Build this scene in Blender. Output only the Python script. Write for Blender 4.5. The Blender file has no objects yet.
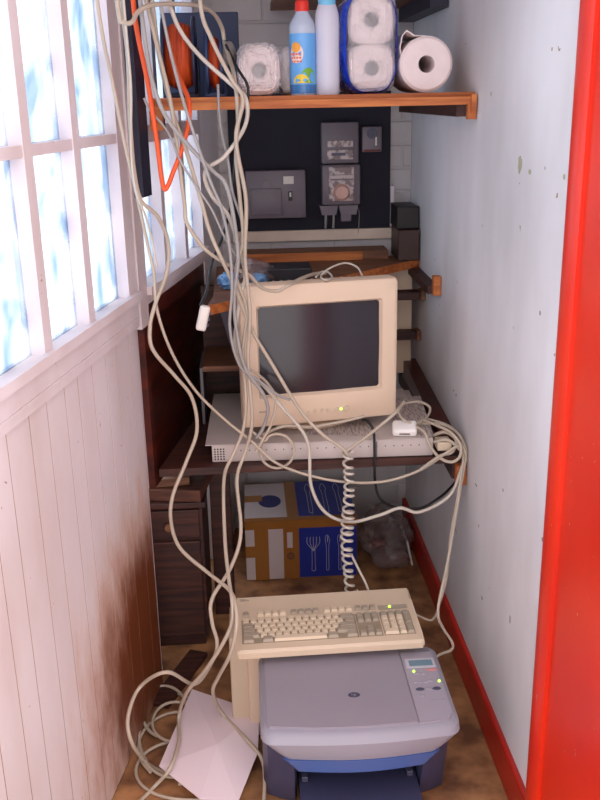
import bpy, bmesh, math, random
from mathutils import Vector, Matrix
random.seed(7)
S = bpy.context.scene
C = S.collection
PI = math.pi

# ---------------------------------------------------------------- camera
FPX = 925.0; TH = math.radians(18.1); PS = math.radians(3.1); RO = math.radians(1.17); CH = 1.5
fw = Vector((math.sin(PS)*math.cos(TH), math.cos(PS)*math.cos(TH), -math.sin(TH)))
r0 = Vector((math.cos(PS), -math.sin(PS), 0)); u0 = r0.cross(fw)
Rv = r0*math.cos(RO) - u0*math.sin(RO); Uv = u0*math.cos(RO) + r0*math.sin(RO)
cd = bpy.data.cameras.new('camera'); cam = bpy.data.objects.new('camera', cd); C.objects.link(cam)
m3 = Matrix((Rv, Uv, -fw)).transposed()
cam.matrix_world = Matrix.Translation((0, 0, CH)) @ m3.to_4x4()
cd.sensor_fit = 'VERTICAL'; cd.sensor_height = 32.0; cd.lens = FPX/800*32.0; cd.clip_start = 0.05
S.camera = cam
def ray(px, py): return fw*FPX + Rv*(px-300) - Uv*(py-400)
def at(px, py, y):
    d = ray(px, py); return Vector((0, 0, CH)) + d*(y/d.y)
def atz(px, py, z):
    d = ray(px, py); return Vector((0, 0, CH)) + d*((z-CH)/d.z)
PA, PB = -.667, .19                      # left wall plane: x = PA + PB*y
def atp(px, py, off=0):
    d = ray(px, py); a = PA + off*1.018; t = a/(d.x - PB*d.y); return Vector((0, 0, CH)) + d*t
XR = .55; YB = 3.1

# ---------------------------------------------------------------- materials
def nm(name):
    m = bpy.data.materials.new(name); m.use_nodes = True
    return m, m.node_tree, m.node_tree.nodes['Principled BSDF']
def srgb(c):
    return tuple((v/12.92 if v <= .04045 else ((v+.055)/1.055)**2.4) for v in c)
def M(name, col, rough=.5, metal=0, var=.0, scale=8, stretch=(1, 1, 1), bump=0, col2=None, spec=.5, detail=4, emit=None, alpha=None, lo=.35, hi=.65):
    col = srgb(col)
    m, t, b = nm(name); n = t.nodes; L = t.links
    b.inputs['Roughness'].default_value = rough; b.inputs['Metallic'].default_value = metal
    b.inputs['Specular IOR Level'].default_value = spec
    c2 = srgb(col2) if col2 else tuple(v*(1-var) for v in col)
    if var or col2 or bump:
        tc = n.new('ShaderNodeTexCoord'); mp = n.new('ShaderNodeMapping'); no = n.new('ShaderNodeTexNoise')
        mp.inputs['Scale'].default_value = stretch; no.inputs['Scale'].default_value = scale; no.inputs['Detail'].default_value = detail
        L.new(tc.outputs['Object'], mp.inputs['Vector']); L.new(mp.outputs['Vector'], no.inputs['Vector'])
        cr = n.new('ShaderNodeValToRGB'); cr.color_ramp.elements[0].position = lo; cr.color_ramp.elements[1].position = hi
        cr.color_ramp.elements[0].color = (*c2, 1); cr.color_ramp.elements[1].color = (*col, 1)
        L.new(no.outputs['Fac'], cr.inputs['Fac']); L.new(cr.outputs['Color'], b.inputs['Base Color'])
        if bump:
            bp = n.new('ShaderNodeBump'); bp.inputs['Strength'].default_value = bump; bp.inputs['Distance'].default_value = .01
            L.new(no.outputs['Fac'], bp.inputs['Height']); L.new(bp.outputs['Normal'], b.inputs['Normal'])
    else: b.inputs['Base Color'].default_value = (*col, 1)
    if emit:
        b.inputs['Emission Color'].default_value = (*srgb(emit[0]), 1); b.inputs['Emission Strength'].default_value = emit[1]
    if alpha is not None: b.inputs['Alpha'].default_value = alpha
    return m
def wood(name, a, b_, scale=6, stretch=(1, 12, 12), rough=.6):
    return M(name, a, rough, col2=b_, scale=scale, stretch=stretch, bump=.15, detail=6)
def painted_chips(name, base, chip, rough=.45, dens=14, thr=.1, dirt=None, dscale=2.5, dstr=(1, 1, 1)):
    """paint with soft dirt variation and small chips"""
    m, t, b = nm(name); n = t.nodes; L = t.links
    b.inputs['Roughness'].default_value = rough
    tc = n.new('ShaderNodeTexCoord')
    mp = n.new('ShaderNodeMapping'); mp.inputs['Scale'].default_value = dstr; L.new(tc.outputs['Object'], mp.inputs['Vector'])
    no = n.new('ShaderNodeTexNoise'); no.inputs['Scale'].default_value = dscale; no.inputs['Detail'].default_value = 8
    L.new(mp.outputs['Vector'], no.inputs['Vector'])
    cr = n.new('ShaderNodeValToRGB'); cr.color_ramp.elements[0].position = .3; cr.color_ramp.elements[1].position = .62
    cr.color_ramp.elements[0].color = (*srgb(dirt or base), 1); cr.color_ramp.elements[1].color = (*srgb(base), 1)
    L.new(no.outputs['Fac'], cr.inputs['Fac'])
    vo = n.new('ShaderNodeTexVoronoi'); vo.inputs['Scale'].default_value = dens; vo.inputs['Randomness'].default_value = 1
    n2 = n.new('ShaderNodeTexNoise'); n2.inputs['Scale'].default_value = 30
    ad = n.new('ShaderNodeMixRGB'); ad.inputs['Fac'].default_value = .06
    L.new(tc.outputs['Object'], n2.inputs['Vector']); L.new(tc.outputs['Object'], ad.inputs['Color1']); L.new(n2.outputs['Color'], ad.inputs['Color2'])
    L.new(ad.outputs['Color'], vo.inputs['Vector'])
    n3 = n.new('ShaderNodeTexNoise'); n3.inputs['Scale'].default_value = 3.3; L.new(tc.outputs['Object'], n3.inputs['Vector'])
    mu = n.new('ShaderNodeMath'); mu.operation = 'MULTIPLY'; mu.inputs[1].default_value = thr*2; L.new(n3.outputs['Fac'], mu.inputs[0])
    lt = n.new('ShaderNodeMath'); lt.operation = 'LESS_THAN'; L.new(vo.outputs['Distance'], lt.inputs[0]); L.new(mu.outputs[0], lt.inputs[1])
    mx = n.new('ShaderNodeMixRGB'); L.new(lt.outputs[0], mx.inputs['Fac']); L.new(cr.outputs['Color'], mx.inputs['Color1']); mx.inputs['Color2'].default_value = (*srgb(chip), 1)
    L.new(mx.outputs['Color'], b.inputs['Base Color'])
    bp = n.new('ShaderNodeBump'); bp.inputs['Strength'].default_value = .12; bp.inputs['Distance'].default_value = .01
    L.new(no.outputs['Fac'], bp.inputs['Height']); L.new(bp.outputs['Normal'], b.inputs['Normal'])
    return m

wallp = painted_chips('wall_paint', (.92, .91, .92), (.62, .55, .46), .55, 9, .045, (.80, .78, .78), 2.2, (1, 1.2, .55))
def spots(m, lst, col):
    """bare patches where the paint has come off, at fixed places on the wall"""
    t = m.node_tree; n = t.nodes; L = t.links; b = n['Principled BSDF']; cur = b.inputs['Base Color'].links[0].from_socket
    tc = n.new('ShaderNodeTexCoord'); nz = n.new('ShaderNodeTexNoise'); nz.inputs['Scale'].default_value = 70; L.new(tc.outputs['Object'], nz.inputs['Vector'])
    for (y, z, ry, rz) in lst:
        mp = n.new('ShaderNodeMapping'); mp.inputs['Scale'].default_value = (0, 1/ry, 1/rz); mp.inputs['Location'].default_value = (0, -y/ry, -z/rz); L.new(tc.outputs['Object'], mp.inputs['Vector'])
        ln = n.new('ShaderNodeVectorMath'); ln.operation = 'LENGTH'; L.new(mp.outputs[0], ln.inputs[0])
        a = n.new('ShaderNodeMath'); a.operation = 'ADD'; L.new(ln.outputs['Value'], a.inputs[0]); L.new(nz.outputs['Fac'], a.inputs[1])
        c = n.new('ShaderNodeMath'); c.operation = 'LESS_THAN'; c.inputs[1].default_value = 1.3; L.new(a.outputs[0], c.inputs[0])
        mx = n.new('ShaderNodeMixRGB'); L.new(c.outputs[0], mx.inputs['Fac']); L.new(cur, mx.inputs['Color1']); mx.inputs['Color2'].default_value = (*srgb(col), 1); cur = mx.outputs['Color']
    L.new(cur, b.inputs['Base Color'])
def atx(px, py):
    d = ray(px, py); return Vector((0, 0, CH)) + d*(XR/d.x)
def sp(*a):
    out = []
    for px, py, ry, rz in a: q = atx(px, py); out.append((q.y, q.z, ry, rz))
    return out
spots(wallp, sp((520, 164, .016, .024), (530, 172, .012, .007), (571, 177, .014, .016), (564, 177, .008, .006), (545, 168, .005, .004), (491, 94, .007, .006), (552, 49, .005, .004)), (.66, .64, .52))
spots(wallp, sp((540, 313, .007, .006), (543, 540, .010, .007), (548, 546, .006, .005), (476, 485, .012, .004), (503, 490, .006, .006), (510, 620, .006, .012), (482, 598, .008, .006), (456, 395, .008, .007), (440, 318, .005, .005)), (.55, .53, .52))
cream_wood = painted_chips('door_paint', (.87, .83, .85), (.60, .47, .42), .5, 16, .04, (.80, .74, .74), 5, (1, 1, .4))
redp = painted_chips('red_gloss', (.87, .19, .08), (.85, .66, .58), .35, 22, .045, (.80, .14, .06), 3)
reds = painted_chips('red_skirting_paint', (.74, .13, .07), (.35, .12, .08), .35, 12, .08, (.60, .10, .06), 6)
brickp = M('painted_brick', (.82, .80, .80), .7, var=.2, scale=5, bump=.2)
floorm = M('worn_floor', (.72, .52, .35), .6, col2=(.43, .28, .19), scale=13, detail=8, bump=.1)
outm = M('outside_paving', (.55, .53, .50), .8, var=.2, scale=6)
ceilm = M('ceiling_paint', (.75, .73, .72), .8, var=.1, scale=3)
orangew = wood('orange_edge_wood', (.80, .48, .24), (.64, .33, .15))
brownw = wood('shelf_wood', (.55, .36, .24), (.38, .23, .15))
darkw = wood('dark_wood', (.30, .15, .11), (.17, .08, .07))
redbrown = wood('varnished_panel', (.36, .13, .08), (.22, .07, .05), 4, (2, 2, 10), .35)
darkpaint = M('dark_blue_paint', (.13, .13, .22), .5, var=.3, scale=8)
blackboard = M('black_board', (.085, .08, .15), .75, var=.3, scale=6)
beige = M('beige_plastic', (.84, .76, .66), .42, var=.07, scale=3)
beige2 = M('monitor_plastic', (.90, .80, .70), .4, var=.05, scale=3)
greykey = M('grey_key', (.66, .61, .54), .5)
keym = M('beige_key', (.86, .79, .69), .5)
white_pl = M('white_plastic', (.86, .83, .80), .4, var=.05, scale=5)
greyw = M('white_metal', (.80, .75, .73), .45, var=.08, scale=5)
blackm = M('black_plastic', (.05, .05, .06), .4)
darkhole = M('dark_hole', (.03, .03, .035), .7)
cabm = M('cable_beige', (.75, .69, .62), .42, var=.12, scale=14)
cabg = M('cable_grey', (.64, .62, .61), .4, var=.12, scale=14)
cabw = M('cable_white', (.80, .76, .71), .4, var=.1, scale=14)
cabk = M('cable_black', (.06, .06, .07), .4)
cabo = M('cable_orange', (.93, .35, .14), .45)
winding = M('orange_winding', (.93, .36, .12), .6, col2=(.62, .18, .06), scale=10, stretch=(14, 1, 1), bump=.4)
led = M('green_led', (.5, .9, .2), .3, emit=((.7, 1, .3), 3))
screen = M('screen_glass', (.19, .17, .20), .16, var=.2, scale=2, spec=.5)
printer_grey = M('printer_grey', (.60, .59, .64), .42, var=.04, scale=4)
printer_lid = M('printer_lid_grey', (.60, .575, .62), .4, var=.04, scale=4)
printer_blue = M('printer_blue', (.30, .40, .64), .22, var=.08, scale=6)
printer_dark = M('printer_dark_blue', (.25, .26, .38), .42, var=.08, scale=5)
paperm = M('white_paper', (.93, .86, .89), .7, var=.03, scale=4)
tissue = M('tissue_paper', (.93, .86, .85), .9, var=.05, scale=30, bump=.3)
cardb = M('cardboard', (.66, .48, .30), .7, var=.12, scale=8)
tape = M('brown_tape', (.66, .43, .20), .25, var=.12, scale=7)
boxwhite = M('box_white', (.83, .78, .78), .5, var=.06, scale=8)
boxblue = M('box_blue', (.12, .20, .60), .4, var=.12, scale=7)
metergrey = M('meter_grey', (.45, .41, .44), .4, var=.1, scale=7)
meterlight = M('meter_face', (.78, .71, .70), .35, col2=(.50, .42, .42), scale=45, lo=.45, hi=.55)
labelm = M('label_white', (.85, .82, .78), .5)
capred = M('cap_red', (.88, .18, .12), .4)
capblue = M('cap_blue', (.45, .75, .90), .4)
bottleclear = M('bottle_plastic', (.72, .76, .84), .25)
bottlewhite = M('bottle_white', (.82, .82, .88), .35, var=.05, scale=6)
labelblue = M('label_blue', (.30, .62, .90), .35, col2=(.45, .70, .93), scale=5)
liqblue = M('liquid_blue', (.25, .48, .72), .2)
orangespot = M('label_orange', (.96, .66, .26), .4)
labelwhite = M('label_badge', (.95, .85, .80), .4)
labelred = M('label_red', (.85, .35, .28), .4)
lime = M('label_green', (.45, .68, .20), .4)
lemon = M('label_yellow', (.92, .80, .25), .4)
lcd = M('lcd', (.45, .56, .62), .25)
btn1 = M('button_grey', (.62, .60, .64), .4)
btnd = M('button_dark', (.28, .28, .36), .4)
btnr = M('button_rose', (.86, .55, .52), .4)
foilm = M('bag_foil', (.72, .70, .74), .25, metal=.3, col2=(.5, .48, .52), scale=30, bump=.6)
printed = M('printed_paper', (.80, .74, .70), .7, col2=(.58, .53, .54), scale=40, stretch=(5, .8, 1), lo=.40, hi=.55)

def clearwrap(name, tint, f=.35):
    m, t, b = nm(name); n = t.nodes; L = t.links
    b.inputs['Base Color'].default_value = (*srgb(tint), 1); b.inputs['Roughness'].default_value = .12; b.inputs['Specular IOR Level'].default_value = .9
    tr = n.new('ShaderNodeBsdfTransparent'); mx = n.new('ShaderNodeMixShader')
    tc = n.new('ShaderNodeTexCoord'); no = n.new('ShaderNodeTexNoise'); no.inputs['Scale'].default_value = 28; no.inputs['Detail'].default_value = 3
    L.new(tc.outputs['Object'], no.inputs['Vector'])
    bp = n.new('ShaderNodeBump'); bp.inputs['Strength'].default_value = .9; bp.inputs['Distance'].default_value = .02
    L.new(no.outputs['Fac'], bp.inputs['Height']); L.new(bp.outputs['Normal'], b.inputs['Normal'])
    mx.inputs['Fac'].default_value = f
    L.new(tr.outputs[0], mx.inputs[1]); L.new(b.outputs[0], mx.inputs[2]); L.new(mx.outputs[0], n['Material Output'].inputs['Surface'])
    return m
wrap_clear = clearwrap('clear_wrap', (.95, .93, .94), .36)
wrap_blue = clearwrap('blue_wrap', (.14, .28, .80), .95)
bagplastic = clearwrap('bag_plastic', (.66, .58, .58), .38)
bagblue = clearwrap('bag_blue_plastic', (.45, .68, .90), .75)

def glassmat():
    m, t, b = nm('patterned_glass'); n = t.nodes; L = t.links
    b.inputs['Base Color'].default_value = (.62, .78, .95, 1); b.inputs['Roughness'].default_value = .2
    tc = n.new('ShaderNodeTexCoord'); mp = n.new('ShaderNodeMapping'); mp.inputs['Scale'].default_value = (1, 1, .6)
    no = n.new('ShaderNodeTexNoise'); no.inputs['Scale'].default_value = 9; no.inputs['Detail'].default_value = 5; no.inputs['Distortion'].default_value = 1.6
    L.new(tc.outputs['Object'], mp.inputs['Vector']); L.new(mp.outputs['Vector'], no.inputs['Vector'])
    cr = n.new('ShaderNodeValToRGB'); e = cr.color_ramp.elements
    e[0].position = .30; e[0].color = (.30, .42, .56, 1); e[1].position = .56; e[1].color = (.97, 1, 1, 1)
    L.new(no.outputs['Fac'], cr.inputs['Fac'])
    tr = n.new('ShaderNodeBsdfTransparent'); L.new(cr.outputs['Color'], tr.inputs['Color'])
    tl = n.new('ShaderNodeBsdfTranslucent'); tl.inputs['Color'].default_value = (.75, .86, 1, 1)
    gl = n.new('ShaderNodeBsdfGlossy'); gl.inputs['Roughness'].default_value = .15
    m1 = n.new('ShaderNodeMixShader'); m1.inputs['Fac'].default_value = .25
    m2 = n.new('ShaderNodeMixShader'); m2.inputs['Fac'].default_value = .06
    L.new(tr.outputs[0], m1.inputs[1]); L.new(tl.outputs[0], m1.inputs[2])
    L.new(m1.outputs[0], m2.inputs[1]); L.new(gl.outputs[0], m2.inputs[2])
    L.new(m2.outputs[0], n['Material Output'].inputs['Surface'])
    n.remove(b)
    return m
glass = glassmat()

def scorched(loc):
    """matchboard paint with a brown scorch/rust stain low on the far boards"""
    m = cream_wood.copy(); m.name = 'stained_door_paint'; t = m.node_tree; n = t.nodes; L = t.links
    b = n['Principled BSDF']; src = b.inputs['Base Color'].links[0].from_socket
    tc = n.new('ShaderNodeTexCoord'); mp = n.new('ShaderNodeMapping')
    mp.inputs['Location'].default_value = tuple(-v for v in loc)
    L.new(tc.outputs['Object'], mp.inputs['Vector'])
    mp2 = n.new('ShaderNodeMapping'); mp2.inputs['Scale'].default_value = (1.0, 1.0, 1.35); L.new(mp.outputs[0], mp2.inputs['Vector'])
    ln = n.new('ShaderNodeVectorMath'); ln.operation = 'LENGTH'; L.new(mp2.outputs[0], ln.inputs[0])
    no = n.new('ShaderNodeTexNoise'); no.inputs['Scale'].default_value = 5; no.inputs['Detail'].default_value = 9; no.inputs['Roughness'].default_value = .7
    ms = n.new('ShaderNodeMapping'); ms.inputs['Scale'].default_value = (3, 3, 1); L.new(tc.outputs['Object'], ms.inputs['Vector']); L.new(ms.outputs[0], no.inputs['Vector'])
    a = n.new('ShaderNodeMath'); a.operation = 'MULTIPLY_ADD'; a.inputs[1].default_value = .5; L.new(no.outputs['Fac'], a.inputs[0]); L.new(ln.outputs['Value'], a.inputs[2])
    cr = n.new('ShaderNodeValToRGB'); e = cr.color_ramp.elements
    e[0].position = .46; e[0].color = (1, 1, 1, 1); e[1].position = .92; e[1].color = (0, 0, 0, 1); cr.color_ramp.interpolation = 'EASE'
    L.new(a.outputs[0], cr.inputs['Fac'])
    c2 = n.new('ShaderNodeValToRGB'); e = c2.color_ramp.elements
    e[0].position = 0; e[0].color = (*srgb((.82, .64, .42)), 1); e[1].position = 1; e[1].color = (*srgb((.42, .20, .08)), 1)
    k = c2.color_ramp.elements.new(.5); k.color = (*srgb((.70, .44, .20)), 1)
    L.new(cr.outputs['Color'], c2.inputs['Fac'])
    mx = n.new('ShaderNodeMixRGB'); L.new(cr.outputs['Color'], mx.inputs['Fac']); L.new(src, mx.inputs['Color1']); L.new(c2.outputs['Color'], mx.inputs['Color2'])
    L.new(mx.outputs['Color'], b.inputs['Base Color'])
    return m

# ---------------------------------------------------------------- mesh helpers
def bm_new(): return bmesh.new()
def box(bm, a, b, bev=0, seg=2, mtx=None):
    a = Vector(a); b = Vector(b)
    r = bmesh.ops.create_cube(bm, size=1)
    vs = r['verts']
    for v in vs: v.co = Vector(((a.x+b.x)/2+v.co.x*(b.x-a.x), (a.y+b.y)/2+v.co.y*(b.y-a.y), (a.z+b.z)/2+v.co.z*(b.z-a.z)))
    if bev:
        es = list({e for v in vs for e in v.link_edges})
        r = bmesh.ops.bevel(bm, geom=es, offset=bev, segments=seg, affect='EDGES', profile=.5)
        vs = list({v for f in r['faces'] for v in f.verts} | {v for v in vs if v.is_valid})
    if mtx is not None:
        for v in vs: v.co = mtx @ v.co
    return vs
def hexa(bm, pts):
    """8 points: bottom 4 then top 4 (same winding)"""
    vs = [bm.verts.new(p) for p in pts]
    for f in ((3, 2, 1, 0), (4, 5, 6, 7), (0, 1, 5, 4), (1, 2, 6, 5), (2, 3, 7, 6), (3, 0, 4, 7)): bm.faces.new([vs[i] for i in f])
    return vs
def prism(bm, pts, d):
    """closed polygon pts extruded by vector d"""
    d = Vector(d); n = len(pts)
    a = [bm.verts.new(p) for p in pts]; b = [bm.verts.new(Vector(p)+d) for p in pts]
    bm.faces.new(a[::-1]); bm.faces.new(b)
    for i in range(n): bm.faces.new((a[i], a[(i+1) % n], b[(i+1) % n], b[i]))
    return a+b
def loft(bm, rings, cap=True):
    R_ = [[bm.verts.new(p) for p in r] for r in rings]; n = len(rings[0])
    for a, b in zip(R_, R_[1:]):
        for i in range(n): bm.faces.new((a[i], a[(i+1) % n], b[(i+1) % n], b[i]))
    if cap: bm.faces.new(R_[0][::-1]); bm.faces.new(R_[-1])
    return R_
def axis_m(c, ax):
    ax = Vector(ax).normalized(); return Matrix.Translation(c) @ ax.to_track_quat('Z', 'Y').to_matrix().to_4x4()
def lathe(bm, prof, c=(0, 0, 0), ax=(0, 0, 1), n=28, cap=True, sc=(1, 1)):
    mt = axis_m(c, ax)
    loft(bm, [[mt @ Vector((r*math.cos(2*PI*i/n)*sc[0], r*math.sin(2*PI*i/n)*sc[1], z)) for i in range(n)] for r, z in prof], cap)
def disc(bm, c, ax, r, h, n=20, r2=None): lathe(bm, [(r, 0), (r if r2 is None else r2, h)], c, ax, n)
def catmull(P, k=8):
    P = [Vector(p) for p in P]; out = []
    Q = [P[0]*2-P[1]] + P + [P[-1]*2-P[-2]]
    for i in range(1, len(Q)-2):
        a, b, c, d = Q[i-1:i+3]
        for j in range(k):
            t = j/k
            out.append(.5*((2*b)+(c-a)*t+(2*a-5*b+4*c-d)*t*t+(3*b-a-3*c+d)*t**3))
    out.append(P[-1]); return out
def sweep(bm, pts, r, n=8):
    t0 = (pts[1]-pts[0]).normalized(); nrm = t0.orthogonal().normalized(); rings = []
    for i, p in enumerate(pts):
        t = (pts[min(i+1, len(pts)-1)]-pts[max(i-1, 0)]).normalized()
        nrm = (nrm - t*nrm.dot(t)).normalized(); bi = t.cross(nrm)
        rings.append([p + (nrm*math.cos(2*PI*j/n)+bi*math.sin(2*PI*j/n))*r for j in range(n)])
    loft(bm, rings)
def tube(bm, P, r=.005, n=8, k=8): sweep(bm, catmull(P, k), r, n)

def obj(name, bm, mat, parent=None, smooth=False, label=None, kind=None, mtx=None, at_=None):
    if mtx is not None: bm.transform(mtx)
    bmesh.ops.recalc_face_normals(bm, faces=bm.faces)
    off = Vector((0, 0, 0))
    if parent is not None:
        p = parent
        while p is not None: off += p.location; p = p.parent
    elif bm.verts and at_ is None and kind != 'structure':
        xs = [v.co for v in bm.verts]
        off = Vector((sum(v.x for v in xs)/len(xs), sum(v.y for v in xs)/len(xs), min(v.z for v in xs)))
    elif at_ is not None: off = Vector(at_)
    bm.transform(Matrix.Translation(-off))
    me = bpy.data.meshes.new(name); bm.to_mesh(me); bm.free()
    me.materials.append(mat)
    if smooth:
        for p in me.polygons: p.use_smooth = True
        try: me.set_sharp_from_angle(angle=math.radians(smooth if smooth > 1 else 40))
        except Exception: pass
    o = bpy.data.objects.new(name, me); C.objects.link(o)
    if parent is not None: o.parent = parent
    else: o.location = off
    if label: o['label'] = label
    if kind: o['kind'] = kind
    return o
def thing(name, label, cat, loc, group=None):
    o = bpy.data.objects.new(name, None); C.objects.link(o); o.location = loc; o['label'] = label; o['category'] = cat
    o.empty_display_size = .05
    if group: o['group'] = group
    return o
def tag(o, label, cat, group=None):
    o['label'] = label; o['category'] = cat
    if group: o['group'] = group
    return o
def B(a, b, bev=0, mtx=None, seg=2):
    bm = bm_new(); box(bm, a, b, bev, seg, mtx); return bm
def textbm(txt, size, mtx, depth=.0006):
    cu = bpy.data.curves.new('t', 'FONT'); cu.body = txt; cu.size = size; cu.extrude = depth
    o = bpy.data.objects.new('t', cu); C.objects.link(o)
    dg = bpy.context.evaluated_depsgraph_get(); me = bpy.data.meshes.new_from_object(o.evaluated_get(dg))
    bm = bm_new(); bm.from_mesh(me); bm.transform(mtx)
    bpy.data.objects.remove(o); bpy.data.curves.remove(cu); bpy.data.meshes.remove(me)
    return bm

# ================================================================= SETTING
nL = Vector((1, -PB, 0)).normalized()
def LP(y, z, off=0): return Vector((PA+PB*y, y, z)) + nL*off
def lbox(bm, y0, y1, z0, z1, o0, o1):
    hexa(bm, [LP(y0, z0, o0), LP(y0, z0, o1), LP(y1, z0, o1), LP(y1, z0, o0), LP(y0, z1, o0), LP(y0, z1, o1), LP(y1, z1, o1), LP(y1, z1, o0)])
YN = .75      # near end of what is built
obj('floor', B((-.75, .4, -.05), (XR+.35, YB+.1, 0)), floorm, kind='structure')
obj('ceiling', B((-.7, 1.4, 2.12), (XR+.12, YB+.1, 2.2)), ceilm, kind='structure')
obj('wall_right', B((XR, 1.5, 0), (XR+.1, YB+.1, 2.12)), wallp, kind='structure')
bm = bm_new(); box(bm, (-.3, YB, 0), (XR, YB+.1, 2.12))
obj('wall_back', bm, brickp, kind='structure')
# painted brick courses under the desk and beside the board
bm = bm_new()
for r in range(28):
    z = r*.075; x = -.25 + (.11 if r % 2 else 0)
    while x < XR:
        a = max(x, -.2); b = min(x+.213, XR-.001)
        if b-a > .02: box(bm, (a, YB-.006, z+.004), (b, YB+.001, z+.071), .002, 1)
        x += .221
obj('wall_back_brick_face', bm, brickp, kind='structure')
bpy.data.objects['wall_back_brick_face'].name = 'trim_3'
# left wall beyond the doors
bm = bm_new(); lbox(bm, 2.15, 2.86, 0, .56, -.26, -.2); obj('wall_left', bm, wallp, kind='structure')
bm = bm_new(); lbox(bm, 2.15, 2.86, 1.85, 2.12, -.08, 0); obj('wall_left', bm, wallp, kind='structure')
bm = bm_new(); lbox(bm, 2.10, 2.15, 0, .56, -.26, -.06); obj('wall_left', bm, wallp, kind='structure')
bm = bm_new(); lbox(bm, 2.86, YB+.02, 0, 2.12, -.08, 0)
obj('wall_left', bm, wallp, kind='structure')
# skirting
bm = bm_new(); box(bm, (XR-.014, 1.5, 0), (XR+.001, YB-.006, .095), .004)
obj('baseboard_right', bm, reds, kind='structure')
# red door frame on the near right: face board, rounded bead, stop
bm = bm_new()
box(bm, (XR-.026, 1.15, 0), (XR+.10, 1.43, 2.12), .004)
obj('trim_1', bm, redp, kind='structure')
bm = bm_new()
prof = [(XR+.02, 1.425), (XR-.032, 1.425), (XR-.037, 1.435), (XR-.037, 1.475), (XR-.030, 1.498), (XR-.012, 1.51), (XR+.02, 1.515)]
prism(bm, [(x, y, 0) for x, y in prof], (0, 0, 2.12))
obj('trim_2', bm, redp, kind='structure', smooth=True)

# ---- door 1 (left, glazed over matchboard), in the plane of the left wall
Y0, Y1 = .72, 2.150
d1 = bpy.data.objects.new('door_1', None); C.objects.link(d1); d1.location = LP((Y0+Y1)/2, 0, 0); d1['kind'] = 'structure'
ops = [(.74, .92), (.962, 1.153), (1.188, 1.379), (1.414, 1.605), (1.64, 1.831), (1.866, 2.090)]
ZS, ZM, ZT = 1.075, 1.425, 1.78
bm = bm_new()
lbox(bm, 2.090, Y1, .995, 2.08, -.04, 0)                       # far stile
lbox(bm, Y0, .74, 0, 2.08, -.04, 0)
lbox(bm, Y0, 2.09, .995, ZS, -.04, 0)                       # lock rail
lbox(bm, Y0, 2.09, ZT, 2.08, -.04, 0)                       # top rail
lbox(bm, Y0, 2.15, 0, .05, -.05, -.031)
obj('door_frame', bm, cream_wood, d1)
bm = bm_new(); lbox(bm, Y0, 2.15, ZS-.016, ZS+.004, 0, .012); lbox(bm, Y0, 2.13, 1.012, 1.018, 0, .003)
obj('glazing_sill', bm, cream_wood, d1)
bm = bm_new()
for (a, b), (c, d) in zip(ops, ops[1:]): lbox(bm, b, c, ZS, ZT, -.038, 0)
lbox(bm, .74, 2.09, ZM-.011, ZM+.009, -.036, -.002)
obj('glazing_bar', bm, cream_wood, d1)
for a, b in ops:
    for z0, z1 in ((ZS, ZM-.011), (ZM+.009, ZT)):
        bm = bm_new(); lbox(bm, a, b, z0, z1, -.030, -.026); obj('pane', bm, glass, d1)
stc = LP(2.10, .22)
bm = bm_new(); y = .73; w = .083
while y < 2.14:
    w = (.083, .071, .090, .077, .086, .069, .081)[len(bm.verts)//8 % 7]; e = min(y+w, 2.15)
    n = 5
    pr = [LP(y+.0016, 0, -.010), LP(e-.0016, 0, -.010), LP(e-.0016, 0, -.03), LP(y+.0016, 0, -.03)]
    prism(bm, [p+Vector((0, 0, .006)) for p in pr], (0, 0, .994))
    y += w
bk = bm_new(); lbox(bk, Y0, 2.149, .006, .998, -.029, -.0107); obj('board_joint', bk, M('dirty_joint', (.60, .42, .28), .8, var=.3, scale=9), d1)
obj('matchboard_panel', bm, scorched(stc-Vector(d1.location)), d1)

# ---- window 1: the fixed glazed screen beyond the door
w1 = bpy.data.objects.new('window_1', None); C.objects.link(w1); w1.location = LP(2.5, 1.0, 0); w1['kind'] = 'structure'
ops2 = [(2.215, 2.40), (2.43, 2.615), (2.645, 2.83)]
bm = bm_new()
lbox(bm, 2.153, 2.215, .985, 2.12, -.06, .004); lbox(bm, 2.153, 2.190, .56, .985, -.10, -.02)
lbox(bm, 2.83, 2.86, .56, 2.12, -.06, 0)
lbox(bm, 2.215, 2.83, 1.03, ZS, -.06, 0)
lbox(bm, 2.215, 2.83, ZT, 1.85, -.06, 0)
lbox(bm, 2.215, 2.86, ZS-.02, ZS, 0, .015)
lbox(bm, 2.153, 2.215, 0, .56, -.06, -.03)
obj('window_frame', bm, cream_wood, w1)
bm = bm_new()
for (a, b), (c, d) in zip(ops2, ops2[1:]): lbox(bm, b, c, ZS, ZT, -.038, 0)
lbox(bm, 2.215, 2.83, ZM-.02, ZM+.02, -.04, 0)
obj('glazing_bar', bm, cream_wood, w1)
for a, b in ops2:
    for z0, z1 in ((ZS, ZM-.02), (ZM+.02, ZT)):
        bm = bm_new(); lbox(bm, a, b, z0, z1, -.034, -.030); obj('pane', bm, glass, w1)
bm = bm_new(); lbox(bm, 2.192, 2.85, .56, .984, -.05, -.004); lbox(bm, 2.216, 2.85, .56, 1.029, -.05, -.004)
tag(obj('plywood_sheet', bm, redbrown), 'dark red-brown varnished wood panel below the far window', 'panel')

# dark upright board fixed to the frame
bm = bm_new(); lbox(bm, 2.168, 2.235, 1.29, 2.1, .005, .026)
tag(obj('upright_board', bm, darkpaint), 'narrow dark blue upright board beside the far window, shelf end on it', 'board')

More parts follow.
